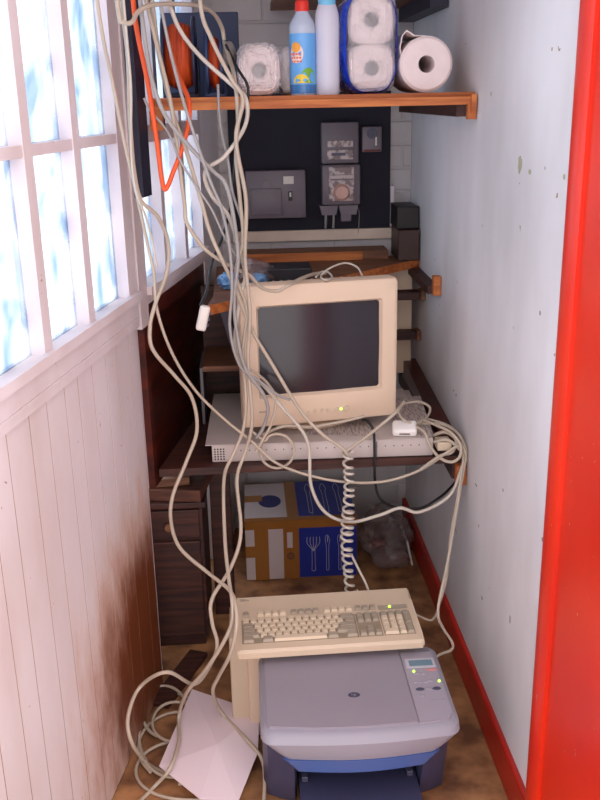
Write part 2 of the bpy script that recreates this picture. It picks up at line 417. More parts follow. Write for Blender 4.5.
# ================================================================= SHELVES
def shelf_poly(y0a, y0b, y1, z0, z1, mat, name, parent, inset=0):
    """board following the left wall: front edge from left y0a to right y0b"""
    P = [LP(y0a, 0, .03+inset), Vector((XR-.002-inset, y0b, 0)), Vector((XR-.002-inset, y1, 0)), LP(y1, 0, .03+inset)]
    bm = bm_new(); prism(bm, [Vector((p.x, p.y, z0)) for p in P], (0, 0, z1-z0)); return obj(name, bm, mat, parent)
t = thing('wooden_shelf', 'top wooden shelf with orange edge holding bottles and paper rolls', 'shelf', (.15, 2.5, 1.46))
shelf_poly(2.25, 2.26, 2.62, 1.486, 1.505, orangew, 'shelf_board', t)
bm = bm_new(); a = LP(2.24, 1.461, .03); box(bm, (a.x, 2.238, 1.477), (XR-.006, 2.249, 1.495)); obj('edge_strip', bm, orangew, t)
bm = bm_new(); box(bm, (XR-.045, 2.256, 1.45), (XR-.002, YB-.01, 1.486)); obj('bracket', bm, darkw, t, label='dark batten under the right end')
bm = bm_new(); box(bm, (XR-.022, 2.236, 1.444), (XR-.002, 2.256, 1.485)); box(bm, (XR-.016, 2.228, 1.46), (XR-.004, 2.238, 1.50)); obj('bracket_end', bm, orangew, t)
bm = bm_new(); a = LP(2.24, 1.44, .027); box(bm, (a.x+.004, 2.226, 1.434), (a.x+.034, 2.25, 1.486)); obj('bracket_end', bm, orangew, t)
bm = bm_new(); box(bm, (a.x+.006, 2.25, 1.442), (a.x+.034, 2.30, 1.486)); obj('bracket', bm, darkw, t)

t = thing('wooden_shelf', 'dark wooden shelf above the paper rolls, at the top of the photo', 'shelf', (.4, 2.7, 1.74))
bm = bm_new(); prism(bm, [(.10, 2.66, 1.757), (XR-.002, 2.60, 1.757), (XR-.002, YB-.01, 1.757), (.10, YB-.01, 1.757)], (0, 0, .02)); obj('shelf_board', bm, brownw, t)
bm = bm_new(); box(bm, (XR-.05, 2.58, 1.717), (XR-.002, YB-.01, 1.757)); obj('bracket', bm, darkpaint, t)

# diagonal board and the one behind
ZD = 1.0
pL = atz(207, 306, ZD); pR = Vector((XR-.004, 2.93, ZD))
t = thing('wooden_shelf', 'diagonal wooden shelf board behind the monitor, orange front edge', 'shelf', ((pL+pR)/2))
P = [pL, pR, Vector((XR-.004, 3.0, ZD)), Vector((.30, 3.04, ZD)), Vector((LP(2.9, 0, .02).x, 2.9, ZD)), Vector((pL.x+.012, pL.y+.12, ZD))]
bm = bm_new(); prism(bm, [Vector((p.x, p.y, ZD-.022)) for p in P], (0, 0, .022)); obj('shelf_board', bm, brownw, t)
d = (pR-pL).normalized(); nn = Vector((d.y, -d.x, 0))
bm = bm_new(); hexa(bm, [pL+Vector((0, 0, -.024)), pL+nn*.004+Vector((0, 0, -.024)), pR+nn*.004+Vector((0, 0, -.024)), pR+Vector((0, 0, -.024)),
    pL+Vector((0, 0, .001)), pL+nn*.004+Vector((0, 0, .001)), pR+nn*.004+Vector((0, 0, .001)), pR+Vector((0, 0, .001))]); obj('edge_strip', bm, orangew, t)
bm = bm_new(); box(bm, (XR-.035, 2.60, .955), (XR-.002, YB-.01, .977)); obj('bracket', bm, darkw, t, label='dark batten on the right wall')
bm = bm_new(); box(bm, (XR-.024, 2.572, .955), (XR-.002, 2.60, 1.01), .002); obj('bracket_end', bm, orangew, t)
t = thing('wooden_plank', 'flat wooden plank lying under the meter board, orange front edge', 'plank', (.23, 3.0, 1.001))
bm = bm_new(); box(bm, (.0, 2.955, 1.001), (.455, 3.06, 1.028)); obj('board', bm, brownw, t)
bm = bm_new(); box(bm, (.0, 2.949, 1.001), (.37, 2.955, 1.028)); obj('edge_strip', bm, orangew, t)

# battens on the back wall behind the monitor's right side
for z, y, lab in ((.895, 2.80, 'upper dark wooden rail ending at the right wall beside the monitor'), (.752, 2.86, 'lower dark wooden rail ending at the right wall beside the monitor')):
    t = thing('wooden_rail', lab, 'rail', (.3, y, z), 'dark rails behind the monitor')
    bm = bm_new(); box(bm, (.02, y, z), (XR-.016, y+.05, z+.026), .005); obj('rail_bar', bm, darkw, t)
    bm = bm_new(); box(bm, (XR-.016, y, z-.002), (XR-.001, y+.05, z+.03), .003); obj('rail_end', bm, brownw, t)
bm = bm_new(); box(bm, (.405, 2.93, .622), (.53, 2.97, .977), .003)
tag(obj('pale_board', bm, beige2), 'pale upright board between the back wall and the monitor', 'board')

# ---- left dark shelving behind the panel
t = thing('dark_bookcase', 'dark open shelving left of the monitor, in the back corner', 'bookcase', (-.11, 2.9, .585))
bm = bm_new(); prism(bm, [LP(2.72, .585, .01), (.02, 2.72, .585), (.02, 2.74, .585), LP(2.74, .585, .01)], (0, 0, .39))
obj('back_panel', bm, darkw, t)
bm = bm_new(); box(bm, (-.135, 2.5, .775), (.02, 2.72, .79)); obj('shelf', bm, brownw, t)
bm = bm_new(); box(bm, (.005, 2.5, .585), (.02, 2.72, .975)); obj('side_panel', bm, darkw, t)
bm = bm_new(); box(bm, (-.146, 2.54, .585), (-.138, 2.72, .775)); obj('side_panel', bm, metergrey, t, label='thin grey upright')
bm = bm_new(); mt = Matrix.Translation((-.04, 2.64, .80)) @ Matrix.Rotation(-.25, 4, 'Y')
box(bm, (-.012, -.04, 0), (.012, .04, .15), .003, 2, mt)
tag(obj('grey_folder', bm, M('folder', (.42, .38, .44), .6)), 'grey folder leaning in the dark shelving left of the monitor', 'folder')

# ---- desk plank
ZK = .606
t = thing('desk_plank', 'dark wooden plank shelf carrying the monitor and the flat white unit', 'shelf', (.17, 2.4, ZK-.02))
P = [LP(2.205, 0, .004), Vector((XR-.004, 2.215, 0)), Vector((XR-.004, 2.70, 0)), Vector((LP(2.70, 0, .004).x, 2.70, 0))]
bm = bm_new(); prism(bm, [Vector((p.x, p.y, ZK-.02)) for p in P], (0, 0, .02)); obj('plank_board', bm, darkw, t)
bm = bm_new(); box(bm, (XR-.034, 2.22, .54), (XR-.002, YB-.01, .586)); obj('bracket', bm, darkw, t)
bm = bm_new(); box(bm, (XR-.028, 2.195, .530), (XR-.002, 2.22, .586), .002); obj('bracket_end', bm, orangew, t)
bm = bm_new(); hexa(bm, [(XR-.045, 2.32, ZK), (XR-.002, 2.32, ZK), (XR-.002, 2.95, ZK+.0), (XR-.045, 2.95, ZK+.0), (XR-.045, 2.32, ZK+.018), (XR-.002, 2.32, ZK+.018), (XR-.002, 2.95, ZK+.06), (XR-.045, 2.95, ZK+.06)])
tag(obj('wooden_batten', bm, redbrown), 'red-brown batten along the right wall behind the cable tangle', 'batten')

# ================================================================= METER BOARD
t = thing('meter_board', 'large black board on the back wall behind meters', 'board', (.22, YB-.02, 1.08))
bm = bm_new(); box(bm, (-.045, YB-.028, 1.085), (.476, YB-.007, 1.515)); obj('board_sheet', bm, blackboard, t)
bm = bm_new(); box(bm, (-.045, YB-.032, 1.049), (.50, YB-.007, 1.084), .002); obj('lower_batten', bm, M('cream_batten', (.90, .82, .74), .6, var=.15, scale=9), t, label='cream batten below the black sheet')
bm = bm_new(); box(bm, (.477, YB-.026, 1.085), (.492, YB-.007, 1.22), .002); obj('side_batten', bm, cream_wood, t)
yb = YB-.028
t = thing('fuse_box', 'wide grey metal fuse box low on the black board', 'fuse box', (.10, yb, 1.126))
bm = bm_new(); box(bm, (.004, yb-.045, 1.130), (.196, yb, 1.281), .004); obj('enclosure', bm, metergrey, t, True)
bm = bm_new(); box(bm, (.02, yb-.052, 1.142), (.118, yb-.045, 1.226), .003); obj('cover', bm, metergrey, t, True)
bm = bm_new(); box(bm, (.125, yb-.047, 1.238), (.158, yb-.045, 1.262)); obj('label_plate', bm, labelm, t)
bm = bm_new(); box(bm, (.140, yb-.05, 1.185), (.152, yb-.045, 1.215), .002); obj('switch_slot', bm, blackm, t)
bm = bm_new(); box(bm, (.143, yb-.058, 1.198), (.149, yb-.05, 1.212), .001); obj('switch_lever', bm, labelm, t)
bm = bm_new(); lathe(bm, [(.013, 0), (.013, .006), (.010, .006)], (.07, yb-.045, 1.238), (0, -1, 0), 18); obj('knob', bm, metergrey, t)
t = thing('electricity_meter', 'tall grey electricity meter with pale dials on the black board', 'meter', (.31, yb, 1.167))
bm = bm_new(); box(bm, (.249, yb-.05, 1.168), (.372, yb, 1.294), .005); box(bm, (.249, yb-.04, 1.297), (.368, yb, 1.424), .005); obj('housing', bm, metergrey, t, True)
bm = bm_new(); box(bm, (.270, yb-.054, 1.180), (.352, yb-.05, 1.288), .003); obj('dial_window', bm, meterlight, t)
bm = bm_new(); disc(bm, (.311, yb-.054, 1.208), (0, -1, 0), .027, .01, 24, .02); obj('dial', bm, M('dial_pink', (.85, .66, .60), .3, var=.15, scale=40), t)
bm = bm_new(); box(bm, (.274, yb-.056, 1.246), (.348, yb-.054, 1.251)); box(bm, (.274, yb-.056, 1.262), (.348, yb-.054, 1.264)); obj('scale_line', bm, metergrey, t)
bm = bm_new(); box(bm, (.266, yb-.045, 1.31), (.35, yb-.04, 1.34), .002); obj('reading_window', bm, meterlight, t)
bm = bm_new(); box(bm, (.28, yb-.047, 1.322), (.325, yb-.045, 1.331)); obj('digit_strip', bm, btnd, t)
bm = bm_new(); box(bm, (.268, yb-.044, 1.348), (.35, yb-.04, 1.368), .002); obj('rating_label', bm, meterlight, t)
t = thing('terminal_block', 'grey terminal block hanging just below the tall meter', 'terminal block', (.30, yb, 1.13))
bm = bm_new()
for a, b in ((.241, .300), (.303, .366)): prism(bm, [(a, yb-.04, 1.165), (b, yb-.04, 1.165), (b-.006, yb-.04, 1.135), (a+.008, yb-.04, 1.135)], (0, .04, 0))
obj('block', bm, metergrey, t)
bm = bm_new()
for x in (.262, .288): tube(bm, [(x, yb-.02, 1.137), (x, yb-.016, 1.11), (x, yb-.006, 1.09)], .004)
obj('wire', bm, cabg, t)
bm = bm_new(); box(bm, (.31, yb-.03, 1.112), (.345, yb, 1.136), .003); obj('seal_block', bm, metergrey, t)
t = thing('junction_box', 'small square grey box right of the tall meter', 'junction box', (.41, yb, 1.327))
bm = bm_new(); box(bm, (.380, yb-.03, 1.330), (.443, yb, 1.408), .003); obj('enclosure', bm, metergrey, t, True)
bm = bm_new(); lathe(bm, [(.017, 0), (.017, .005), (.012, .005), (.012, .002)], (.411, yb-.03, 1.388), (0, -1, 0), 20); obj('ring', bm, btnd, t)
bm = bm_new(); box(bm, (.422, yb-.033, 1.35), (.427, yb-.03, 1.376)); obj('lever', bm, labelm, t)
bm = bm_new(); box(bm, (.384, yb-.032, 1.331), (.44, yb-.03, 1.338)); obj('red_strip', bm, M('rust', (.40, .16, .15), .5), t)
bm = bm_new(); tube(bm, [(.362, yb-.005, 1.168), (.373, yb-.004, 1.14), (.373, yb-.004, 1.10), (.37, yb-.007, 1.07)], .0013, 6)
tag(obj('thin_wire', bm, cabg), 'thin loose wire hanging below the right side of the meter', 'wire')
t = thing('brown_box', 'dark brown box standing upright in the back right corner', 'box', (.52, 3.0, 1.0))
bm = bm_new(); box(bm, (.478, 2.90, 1.001), (.545, 3.05, 1.098), .003); obj('lower_box', bm, M('brown_box_card', (.25, .15, .12), .5, var=.2), t)
bm = bm_new(); box(bm, (.476, 2.92, 1.099), (.545, 3.06, 1.168), .003); obj('lid', bm, M('black_card', (.10, .07, .07), .5), t)

# ================================================================= TOP SHELF ITEMS
ZT1 = 1.505
# pack of two wrapped rolls (left)
def roll(c, R, L_, parent, name='paper_roll', hole=.018, ax=(0, 1, 0)):
    bm = bm_new(); n = 36; mt = axis_m(c, ax)
    rr = [(hole, 0), (R-.006, 0), (R, .006), (R, L_-.006), (R-.006, L_), (hole, L_)]
    ring = [[mt @ Vector((r*math.cos(2*PI*i/n), r*math.sin(2*PI*i/n), z)) for i in range(n)] for r, z in rr]
    V = [[bm.verts.new(p) for p in q] for q in ring]
    for k in range(len(V)):
        a = V[k]; b = V[(k+1) % len(V)]
        for i in range(n): bm.faces.new((a[i], a[(i+1) % n], b[(i+1) % n], b[i]))
    return obj(name, bm, tissue, parent, 40)
def sqroll(cx, cz, hx, hz, y0, y1, parent, hole=.017):
    bm = bm_new(); n = 36
    q = [sq(n, cx, cz, hole, hole, y0+.004, 2), sq(n, cx, cz, hole*1.25, hole*1.2, y0, 2.2), sq(n, cx, cz, hx-.008, hz-.008, y0-.001, 3.2), sq(n, cx, cz, hx, hz, y0+.008, 3.2), sq(n, cx, cz, hx, hz, y1-.006, 3.2), sq(n, cx, cz, hx-.006, hz-.006, y1, 3.2), sq(n, cx, cz, hole, hole, y1, 2)]
    V = [[bm.verts.new(p) for p in a] for a in q]
    for k in range(len(V)):
        a = V[k]; b = V[(k+1) % len(V)]
        for i in range(n): bm.faces.new((a[i], a[(i+1) % n], b[(i+1) % n], b[i]))
    return obj('paper_roll', bm, tissue, parent, 40)
def sq(n, cx, cz, hx, hz, y, p=3.2, jit=0):
    out = []
    for i in range(n):
        a = 2*PI*i/n; c_, s_ = math.cos(a), math.sin(a)
        out.append(Vector((cx+hx*abs(c_)**(2/p)*(1 if c_ > 0 else -1), y, cz+hz*abs(s_)**(2/p)*(1 if s_ > 0 else -1))))
    return out
def core(c, R, L_, parent):
    bm = bm_new(); lathe(bm, [(R, .0), (R, L_)], c, (0, 1, 0), 24, False); return obj('card_core', bm, M('core_card', (.55, .50, .50), .8), parent, True)
def wrap(bm, a, b, r, amp=.003):
    vs = box(bm, a, b, r, 4)
    bmesh.ops.subdivide_edges(bm, edges=list(bm.edges), cuts=2, use_grid_fill=True)
    for v in bm.verts:
        v.co += Vector((random.uniform(-amp, amp), random.uniform(-amp, amp), random.uniform(-amp, amp)))
t = thing('paper_roll_pack', 'clear wrapped pack of white paper rolls left of the red capped bottle', 'paper roll pack', (.06, 2.36, ZT1))
sqroll(.045, ZT1+.058, .048, .055, 2.30, 2.52, t); core((.045, 2.301, ZT1+.058), .018, .2, t)
sqroll(.126, ZT1+.056, .030, .053, 2.355, 2.54, t, .010)
bm = bm_new(); wrap(bm, (-.006, 2.293, ZT1+.003), (.096, 2.53, ZT1+.117), .03); wrap(bm, (.092, 2.349, ZT1+.003), (.160, 2.55, ZT1+.113), .02, .001); obj('wrapper', bm, wrap_clear, t, 60)
# tall pack of two rolls with blue edge
t = thing('paper_roll_pack', 'upright blue and clear wrapped pack of two stacked paper rolls', 'paper roll pack', (.31, 2.36, ZT1))
for k in range(2):
    sqroll(.311, ZT1+.058+k*.107, .057, .053, 2.31, 2.53, t); core((.309, 2.311, ZT1+.060+k*.108), .017, .2, t)
bm = bm_new(); wrap(bm, (.250, 2.302, ZT1+.004), (.369, 2.545, ZT1+.226), .028, .0022); obj('wrapper', bm, wrap_clear, t, 60)
bm = bm_new(); n = 40
def sq(n, cx, cz, hx, hz, y, p=3.2, jit=0):
    out = []
    for i in range(n):
        a = 2*PI*i/n; c_, s_ = math.cos(a), math.sin(a)
        out.append(Vector((cx+hx*abs(c_)**(2/p)*(1 if c_ > 0 else -1), y, cz+hz*abs(s_)**(2/p)*(1 if s_ > 0 else -1))))
    return out
loft(bm, [sq(n, .309, ZT1+.114, .059, .109, 2.302), sq(n, .307, ZT1+.114, .067, .1135, 2.316), sq(n, .306, ZT1+.114, .070, .1135, 2.34), sq(n, .307, ZT1+.114, .068, .1135, 2.55)], False)
obj('blue_sleeve', bm, wrap_blue, t, 60)
# open toilet/kitchen roll
t = thing('kitchen_roll', 'single unwrapped white paper roll at the right end of the shelf', 'paper roll', (.447, 2.3, ZT1))
roll((.437, 2.285, ZT1+.064), .0625, .23, t, 'roll', .0195); core((.437, 2.287, ZT1+.064), .0197, .22, t)
bm = bm_new()   # loose end curling up at the top left
R_ = []
for s in range(8):
    y = 2.292+s*.03
    R_.append([Vector((.393, y, ZT1+.075)), Vector((.386, y, ZT1+.10)), Vector((.391+.002*s, y, ZT1+.128-.002*s)), Vector((.402, y, ZT1+.140-.002*s)), Vector((.422, y, ZT1+.128)), Vector((.445, y, ZT1+.1275)),
               Vector((.445, y, ZT1+.1262)), Vector((.421, y, ZT1+.1262)), Vector((.402, y, ZT1+.137-.002*s)), Vector((.393+.002*s, y, ZT1+.127-.002*s)), Vector((.388, y, ZT1+.10)), Vector((.3945, y, ZT1+.075))])
R_ = [[p-Vector((.012, 0, 0)) for p in q] for q in R_]
loft(bm, R_); obj('loose_sheet', bm, tissue, t, 60)
# red capped bottle
bx, by = .148, 2.31
t = thing('bottle', 'clear bottle with red cap and blue fruit label', 'bottle', (bx, by, ZT1))
bm = bm_new(); lathe(bm, [(.028, 0), (.0305, .004), (.0305, .148), (.029, .158), (.016, .180), (.014, .188)], (bx, by, ZT1), n=32); obj('body', bm, bottleclear, t, 40)
bm = bm_new(); lathe(bm, [(.0306, .004), (.0309, .006), (.0309, .024), (.0306, .026)], (bx, by, ZT1), n=32, cap=False); obj('liquid', bm, liqblue, t, 40)
bm = bm_new(); lathe(bm, [(.0311, .024), (.0311, .136)], (bx, by, ZT1), n=32, cap=False); obj('fruit_label', bm, labelblue, t, 40)
bm = bm_new(); lathe(bm, [(.016, 0), (.016, .02), (.0145, .023)], (bx, by, ZT1+.184), n=28); obj('cap', bm, capred, t, 40)
def patch(c, R, a0, hw, z0, hh, shape='ell', e=.0004, n=22):
    """curved sticker on a cylinder; a0 = angle from -y"""
    bm = bm_new(); vs = []
    for i in range(n):
        a = 2*PI*i/n; u_ = math.cos(a)*hw; w_ = math.sin(a)*hh
        if shape == 'half': w_ = max(w_, 0)
        th = a0+u_/R; vs.append(bm.verts.new((c[0]+(R+e)*math.sin(th), c[1]-(R+e)*math.cos(th), z0+w_)))
    cc = bm.verts.new((c[0]+(R+e)*math.sin(a0), c[1]-(R+e)*math.cos(a0), z0+(hh*.3 if shape == 'half' else 0)))
    for i in range(n):
        if (vs[i].co-vs[(i+1) % n].co).length > 1e-6: bm.faces.new((vs[i], vs[(i+1) % n], cc))
    return bm
c = (bx, by)
obj('label_hill', patch(c, .0311, .35, .022, ZT1+.027, .034, 'half'), lime, t)
obj('label_lemon', patch(c, .0315, -.2, .02, ZT1+.027, .02, 'half'), lemon, t)
obj('label_badge', patch(c, .0315, -.55, .017, ZT1+.092, .021), labelwhite, t)
obj('label_fruit', patch(c, .0321, -.6, .012, ZT1+.106, .011), orangespot, t)
bm = bm_new()
for k, z in enumerate((.091, .083, .075)):
    for j in range(4):
        th = -.95+j*.22+.04*k; x = bx+.0325*math.sin(th); y = by-.0325*math.cos(th)
        box(bm, (x-.0024, y-.0003, ZT1+z-.002), (x+.0024, y+.0008, ZT1+z+.0018))
obj('label_lettering', bm, labelred, t)
# white bottle
bx = .206
t = thing('bottle', 'tall white bottle with pale blue cap, second from left', 'bottle', (bx, by, ZT1))
bm = bm_new(); lathe(bm, [(.027, 0), (.029, .004), (.028, .10), (.029, .155), (.027, .18), (.021, .198), (.019, .200)], (bx, by, ZT1), n=32, sc=(1, .8)); obj('body', bm, bottlewhite, t, 40)
bm = bm_new(); lathe(bm, [(.0205, 0), (.0205, .03), (.0175, .036)], (bx, by, ZT1+.196), n=28, sc=(1, .85)); obj('cap', bm, capblue, t, 40)
# cable reels
def reel(x0, x1, R, y, label, narrow=False):
    t = thing('cable_reel', label, 'cable reel', ((x0+x1)/2, y, ZT1), 'cable reels')
    z = ZT1+R+.004; k = .008
    fl = M('reel_dark_blue', (.13, .15, .26), .5) if not narrow else M('reel_blue', (.18, .26, .42), .5)
    for xa in (x0, x1-k):
        bm = bm_new(); lathe(bm, [(R-.003, 0), (R, .002), (R, k-.002), (R-.003, k)], (xa, y, z), (1, 0, 0), 36); obj('flange', bm, fl, t, 40)
    bm = bm_new(); a = x0+k; b = x1-k; pr = []
    m_ = 24
    for i in range(m_+1):
        u_ = i/m_; pr.append(((R-.014)*(1-.16*(2*u_-1)**2)+.0018*math.sin(i*PI/1.0+.5)*(1 if i % 2 else -1), (b-a)*u_))
    lathe(bm, pr, (a, y, z), (1, 0, 0), 36); obj('cord_winding', bm, winding, t, 60)
    bm = bm_new(); box(bm, (x0-.004, y-.02, ZT1), (x1+.004, y+.02, ZT1+.012), .003); box(bm, (x0-.006, y-.012, ZT1), (x0, y+.012, z+.02), .002); box(bm, (x1, y-.012, ZT1), (x1+.006, y+.012, z+.02), .002)
    obj('stand', bm, fl, t)
    return t, z
reel(-.185, -.105, .092, 2.42, 'dark blue reel wound with orange cord at the shelf left end')
t, z = reel(-.082, -.040, .075, 2.40, 'narrow reel with a sliver of orange cord and a grey plug side', True)
bm = bm_new(); lathe(bm, [(.028, 0), (.028, .014), (.02, .02)], (-.034, 2.385, z+.02), (1, -.4, 0), 28); obj('plug_hub', bm, cabg, t, 40)
bm = bm_new(); box(bm, (-.20, 2.60, ZT1-.0), (-.0, 2.618, ZT1+.21), .003)
tag(obj('blue_board', bm, M('blue_grey_panel', (.20, .24, .36), .6, var=.2)), 'blue-grey board standing behind the cable reels', 'board')

# items on diagonal shelf
c = atz(285, 281, ZD+.001)
t = thing('network_hub', 'small black ribbed box on the shelf behind the monitor top', 'network hub', (c.x, c.y+.04, ZD+.001))
x0, x1 = c.x-.088, c.x+.075; y0 = c.y-.075
bm = bm_new(); box(bm, (x0, y0+.03, ZD+.002), (x1, y0+.13, ZD+.045), .004); obj('case', bm, M('hub_black', (.09, .09, .12), .5), t)
bm = bm_new()
for i in range(34):
    x = x0+.006+i*(x1-x0-.012)/33; box(bm, (x-.0012, y0+.027, ZD+.006), (x+.0012, y0+.030, ZD+.041))
obj('vent_rib', bm, M('hub_rib', (.16, .16, .20), .5), t)
def blob(c, r, amp, seed, sub=3, freq=3):
    random.seed(seed); bm = bm_new(); bmesh.ops.create_icosphere(bm, subdivisions=sub, radius=1)
    from mathutils import noise
    for v in bm.verts:
        d = v.co.normalized(); k = 1+amp*noise.noise(d*freq+Vector((seed, 0, 0)))+amp*.6*noise.noise(d*freq*2.7+Vector((0, seed, 0)))
        v.co = Vector((c[0]+d.x*r[0]*k, c[1]+d.y*r[1]*k, c[2]+d.z*r[2]*k))
        if v.co.z < c[2]-r[2]*.9: v.co.z = c[2]-r[2]*.9
    return bm
b0 = at(256, 262, 2.56)
t = thing('plastic_bag', 'crumpled clear plastic bag with blue print left of the black hub', 'plastic bag', (b0.x, b0.y, ZD+.001))
obj('bag_film', blob((b0.x, 2.60, ZD+.033), (.045, .05, .035), .45, 3), bagplastic, t, 60)
bb = at(228, 274, 2.50)
obj('blue_print', blob((b0.x+.004, 2.565, ZD+.022), (.026, .018, .016), .35, 5), bagblue, t, 60)
t2 = thing('plastic_packet', 'small blue and clear packet behind the cable bundle, left of the monitor', 'packet', (bb.x, 2.55, ZD+.001))
obj('packet_film', blob((bb.x, 2.55, ZD+.022), (.03, .03, .024), .35, 9), bagblue, t2, 60)
# white plug hanging at left
pl = at(203, 318, 2.10)
t = thing('hanging_plug', 'white plastic plug block dangling left of the monitor', 'plug', pl-Vector((0, 0, .03)))
mt = Matrix.Translation(pl) @ Matrix.Rotation(.25, 4, 'Y')
bm = bm_new(); box(bm, (-.012, -.010, -.030), (.012, .010, .030), .006, 3, mt); obj('plug_body', bm, white_pl, t, 40)
bm = bm_new()
for k in (-1, 0, 1): box(bm, (.010, -.006, k*.014-.003), (.016, .006, k*.014+.003), .001, 1, mt)
obj('socket_pin', bm, btnd, t)
bm = bm_new(); tube(bm, [pl+Vector((-.005, 0, .028)), at(207, 290, 2.12), at(212, 262, 2.14), at(222, 238, 2.16), at(232, 200, 2.17), at(236, 150, 2.18)], .0035)
tag(obj('black_cord', bm, cabk), 'short dark cord holding up the hanging white plug', 'cable')

# ================================================================= DESK: switch + monitor
q0 = atz(211, 461, ZK); q1 = atz(434, 461, ZK)
q0.y = 2.235; q1.y = 2.222; q0.x = at(212, 455, 2.235).x; q1.x = at(433, 455, 2.222).x
sw = thing('network_switch', 'long flat white metal unit under the monitor with hole pattern', 'network switch', ((q0+q1)/2+Vector((0, .2, 0))))
a = math.atan2(q1.y-q0.y, q1.x-q0.x); W = (q1-q0).length
MS = Matrix.Translation((q0.x, q0.y, ZK)) @ Matrix.Rotation(a, 4, 'Z')
bm = bm_new(); box(bm, (0, 0, .001), (W, .42, .049), .003, 2, MS); obj('case', bm, greyw, sw, True)
bm = bm_new(); box(bm, (-.016, -.004, .0485), (W*.97, .43, .051), .001, 1, MS); obj('lid', bm, greyw, sw)
bm = bm_new()
for i in range(4):
    for j in range(5): disc(bm, (.008+i*.0075, 0, .010+j*.0068), (0, -1, 0), .0022, .0008, 8)
obj('vent_holes', bm, darkhole, sw, mtx=MS)
bm = bm_new()
for i in range(22):
    disc(bm, (.075+i*.022, 0, .032), (0, -1, 0), .0018, .0008, 8)
    
obj('port_marks', bm, btnd, sw, mtx=MS)
bm = bm_new(); box(bm, (.425, -.0015, .002), (.4275, 0, .045), 0, 1, MS); obj('seam', bm, btnd, sw)
# printed sheet on the switch
ZSW = ZK+.052
def sheet(pts, z, mat, th=.001):
    bm = bm_new(); P = [atz(px, py, z) for px, py in pts]; prism(bm, P, (0, 0, th)); return bm
tag(obj('printed_sheet', sheet([(300, 434), (376, 436), (370, 420), (300, 420)], ZSW, printed), printed), 'printed paper on the flat unit under the monitor front', 'paper')
tag(obj('printed_sheet', sheet([(393, 436), (434, 436), (420, 396), (392, 398)], ZSW, printed), printed), 'printed paper on the flat unit right of the monitor', 'paper')
# monitor
mc = at(320, 425, 2.26)
MO = thing('crt_monitor', 'beige boxy computer monitor with dark screen on the flat unit', 'monitor', (.18, 2.36, ZSW+.002))
yaw = math.radians(9); tilt = math.radians(0)
mL = at(243, 400, 2.245)
MM = Matrix.Translation((mL.x, mL.y, .690)) @ Matrix.Rotation(yaw, 4, 'Z')
W, H_ = .412, .372; sx0, sx1, sz0, sz1 = .042, .370, .078, .320
# bezel: loft of rings from outer back to screen opening
def rr(x0, x1, z0, z1, y, r, n=6):
    out = []
    for cx, cz, a0 in ((x1-r, z1-r, 0), (x0+r, z1-r, 90), (x0+r, z0+r, 180), (x1-r, z0+r, 270)):
        for i in range(n+1):
            a_ = math.radians(a0+90*i/n); out.append(Vector((cx+r*math.cos(a_), y, cz+r*math.sin(a_))))
    return out
bm = bm_new()
loft(bm, [rr(0.002, W-.002, .002, H_-.002, .055, .012), rr(0, W, 0, H_, .012, .012), rr(.003, W-.003, .003, H_-.003, .004, .012), rr(.010, W-.010, .010, H_-.010, 0, .012),
          rr(sx0, sx1, sz0, sz1, .002, .006), rr(sx0+.006, sx1-.006, sz0+.006, sz1-.006, .014, .008)], False)
obj('bezel', bm, beige2, MO, 30, mtx=MM)
bm = bm_new(); n = 14; G = [[None]*(n+1) for _ in range(n+1)]
for i in range(n+1):
    for j in range(n+1):
        u_ = i/n*2-1; w_ = j/n*2-1
        G[i][j] = bm.verts.new((sx0+(sx1-sx0)*i/n, .008+.010*(u_*u_+w_*w_)/2, sz0+(sz1-sz0)*j/n))
for i in range(n):
    for j in range(n): bm.faces.new((G[i][j], G[i+1][j], G[i+1][j+1], G[i][j+1]))
obj('screen', bm, screen, MO, 60, mtx=MM)
bm = bm_new()
loft(bm, [rr(.005, W-.005, .005, H_-.005, .05, .012), rr(.010, W-.010, .012, H_-.014, .10, .015), rr(.035, W-.035, .02, H_-.04, .16, .02), rr(.09, W-.09, .04, H_-.11, .25, .02), rr(.12, W-.12, .06, H_-.15, .34, .03)])
obj('rear_housing', bm, beige2, MO, 30, mtx=MM)
bm = bm_new(); lathe(bm, [(.13, 0), (.135, .004), (.125, .009), (.07, .016), (.06, .05)], (W/2, .17, -.032), n=36); obj('swivel_base', bm, beige2, MO, 40, mtx=MM)
for i, xx in enumerate((.152, .170, .188, .206, .224, .246)):
    bm = bm_new(); lathe(bm, [(.0055, 0), (.0055, .0015), (.0045, .003)], (xx, .0015, .033), (0, -1, 0), 16); obj('button', bm, beige, MO, mtx=MM)
bm = bm_new(); lathe(bm, [(.009, 0), (.009, .002), (.0075, .0045)], (.272, .0015, .034), (0, -1, 0), 20); obj('power_button', bm, beige, MO, mtx=MM)
bm = bm_new(); disc(bm, (.258, .0015, .033), (0, -1, 0), .003, .002, 10); obj('power_light', bm, led, MO, mtx=MM)
bm = bm_new(); disc(bm, (W-.014, .003, .125), (0, -1, 0), .005, .002, 16); obj('badge', bm, cabg, MO, mtx=MM)
bm = bm_new(); box(bm, (.040, -.0008, .042), (.068, .002, .0455), .0005); obj('maker_mark', bm, greykey, MO, mtx=MM)
bm = bm_new()
for k in range(14): box(bm, (.06+k*.02, .060, H_-.009), (.066+k*.02, .085, H_-.006))
obj('vent_slots', bm, greykey, MO, mtx=MM)
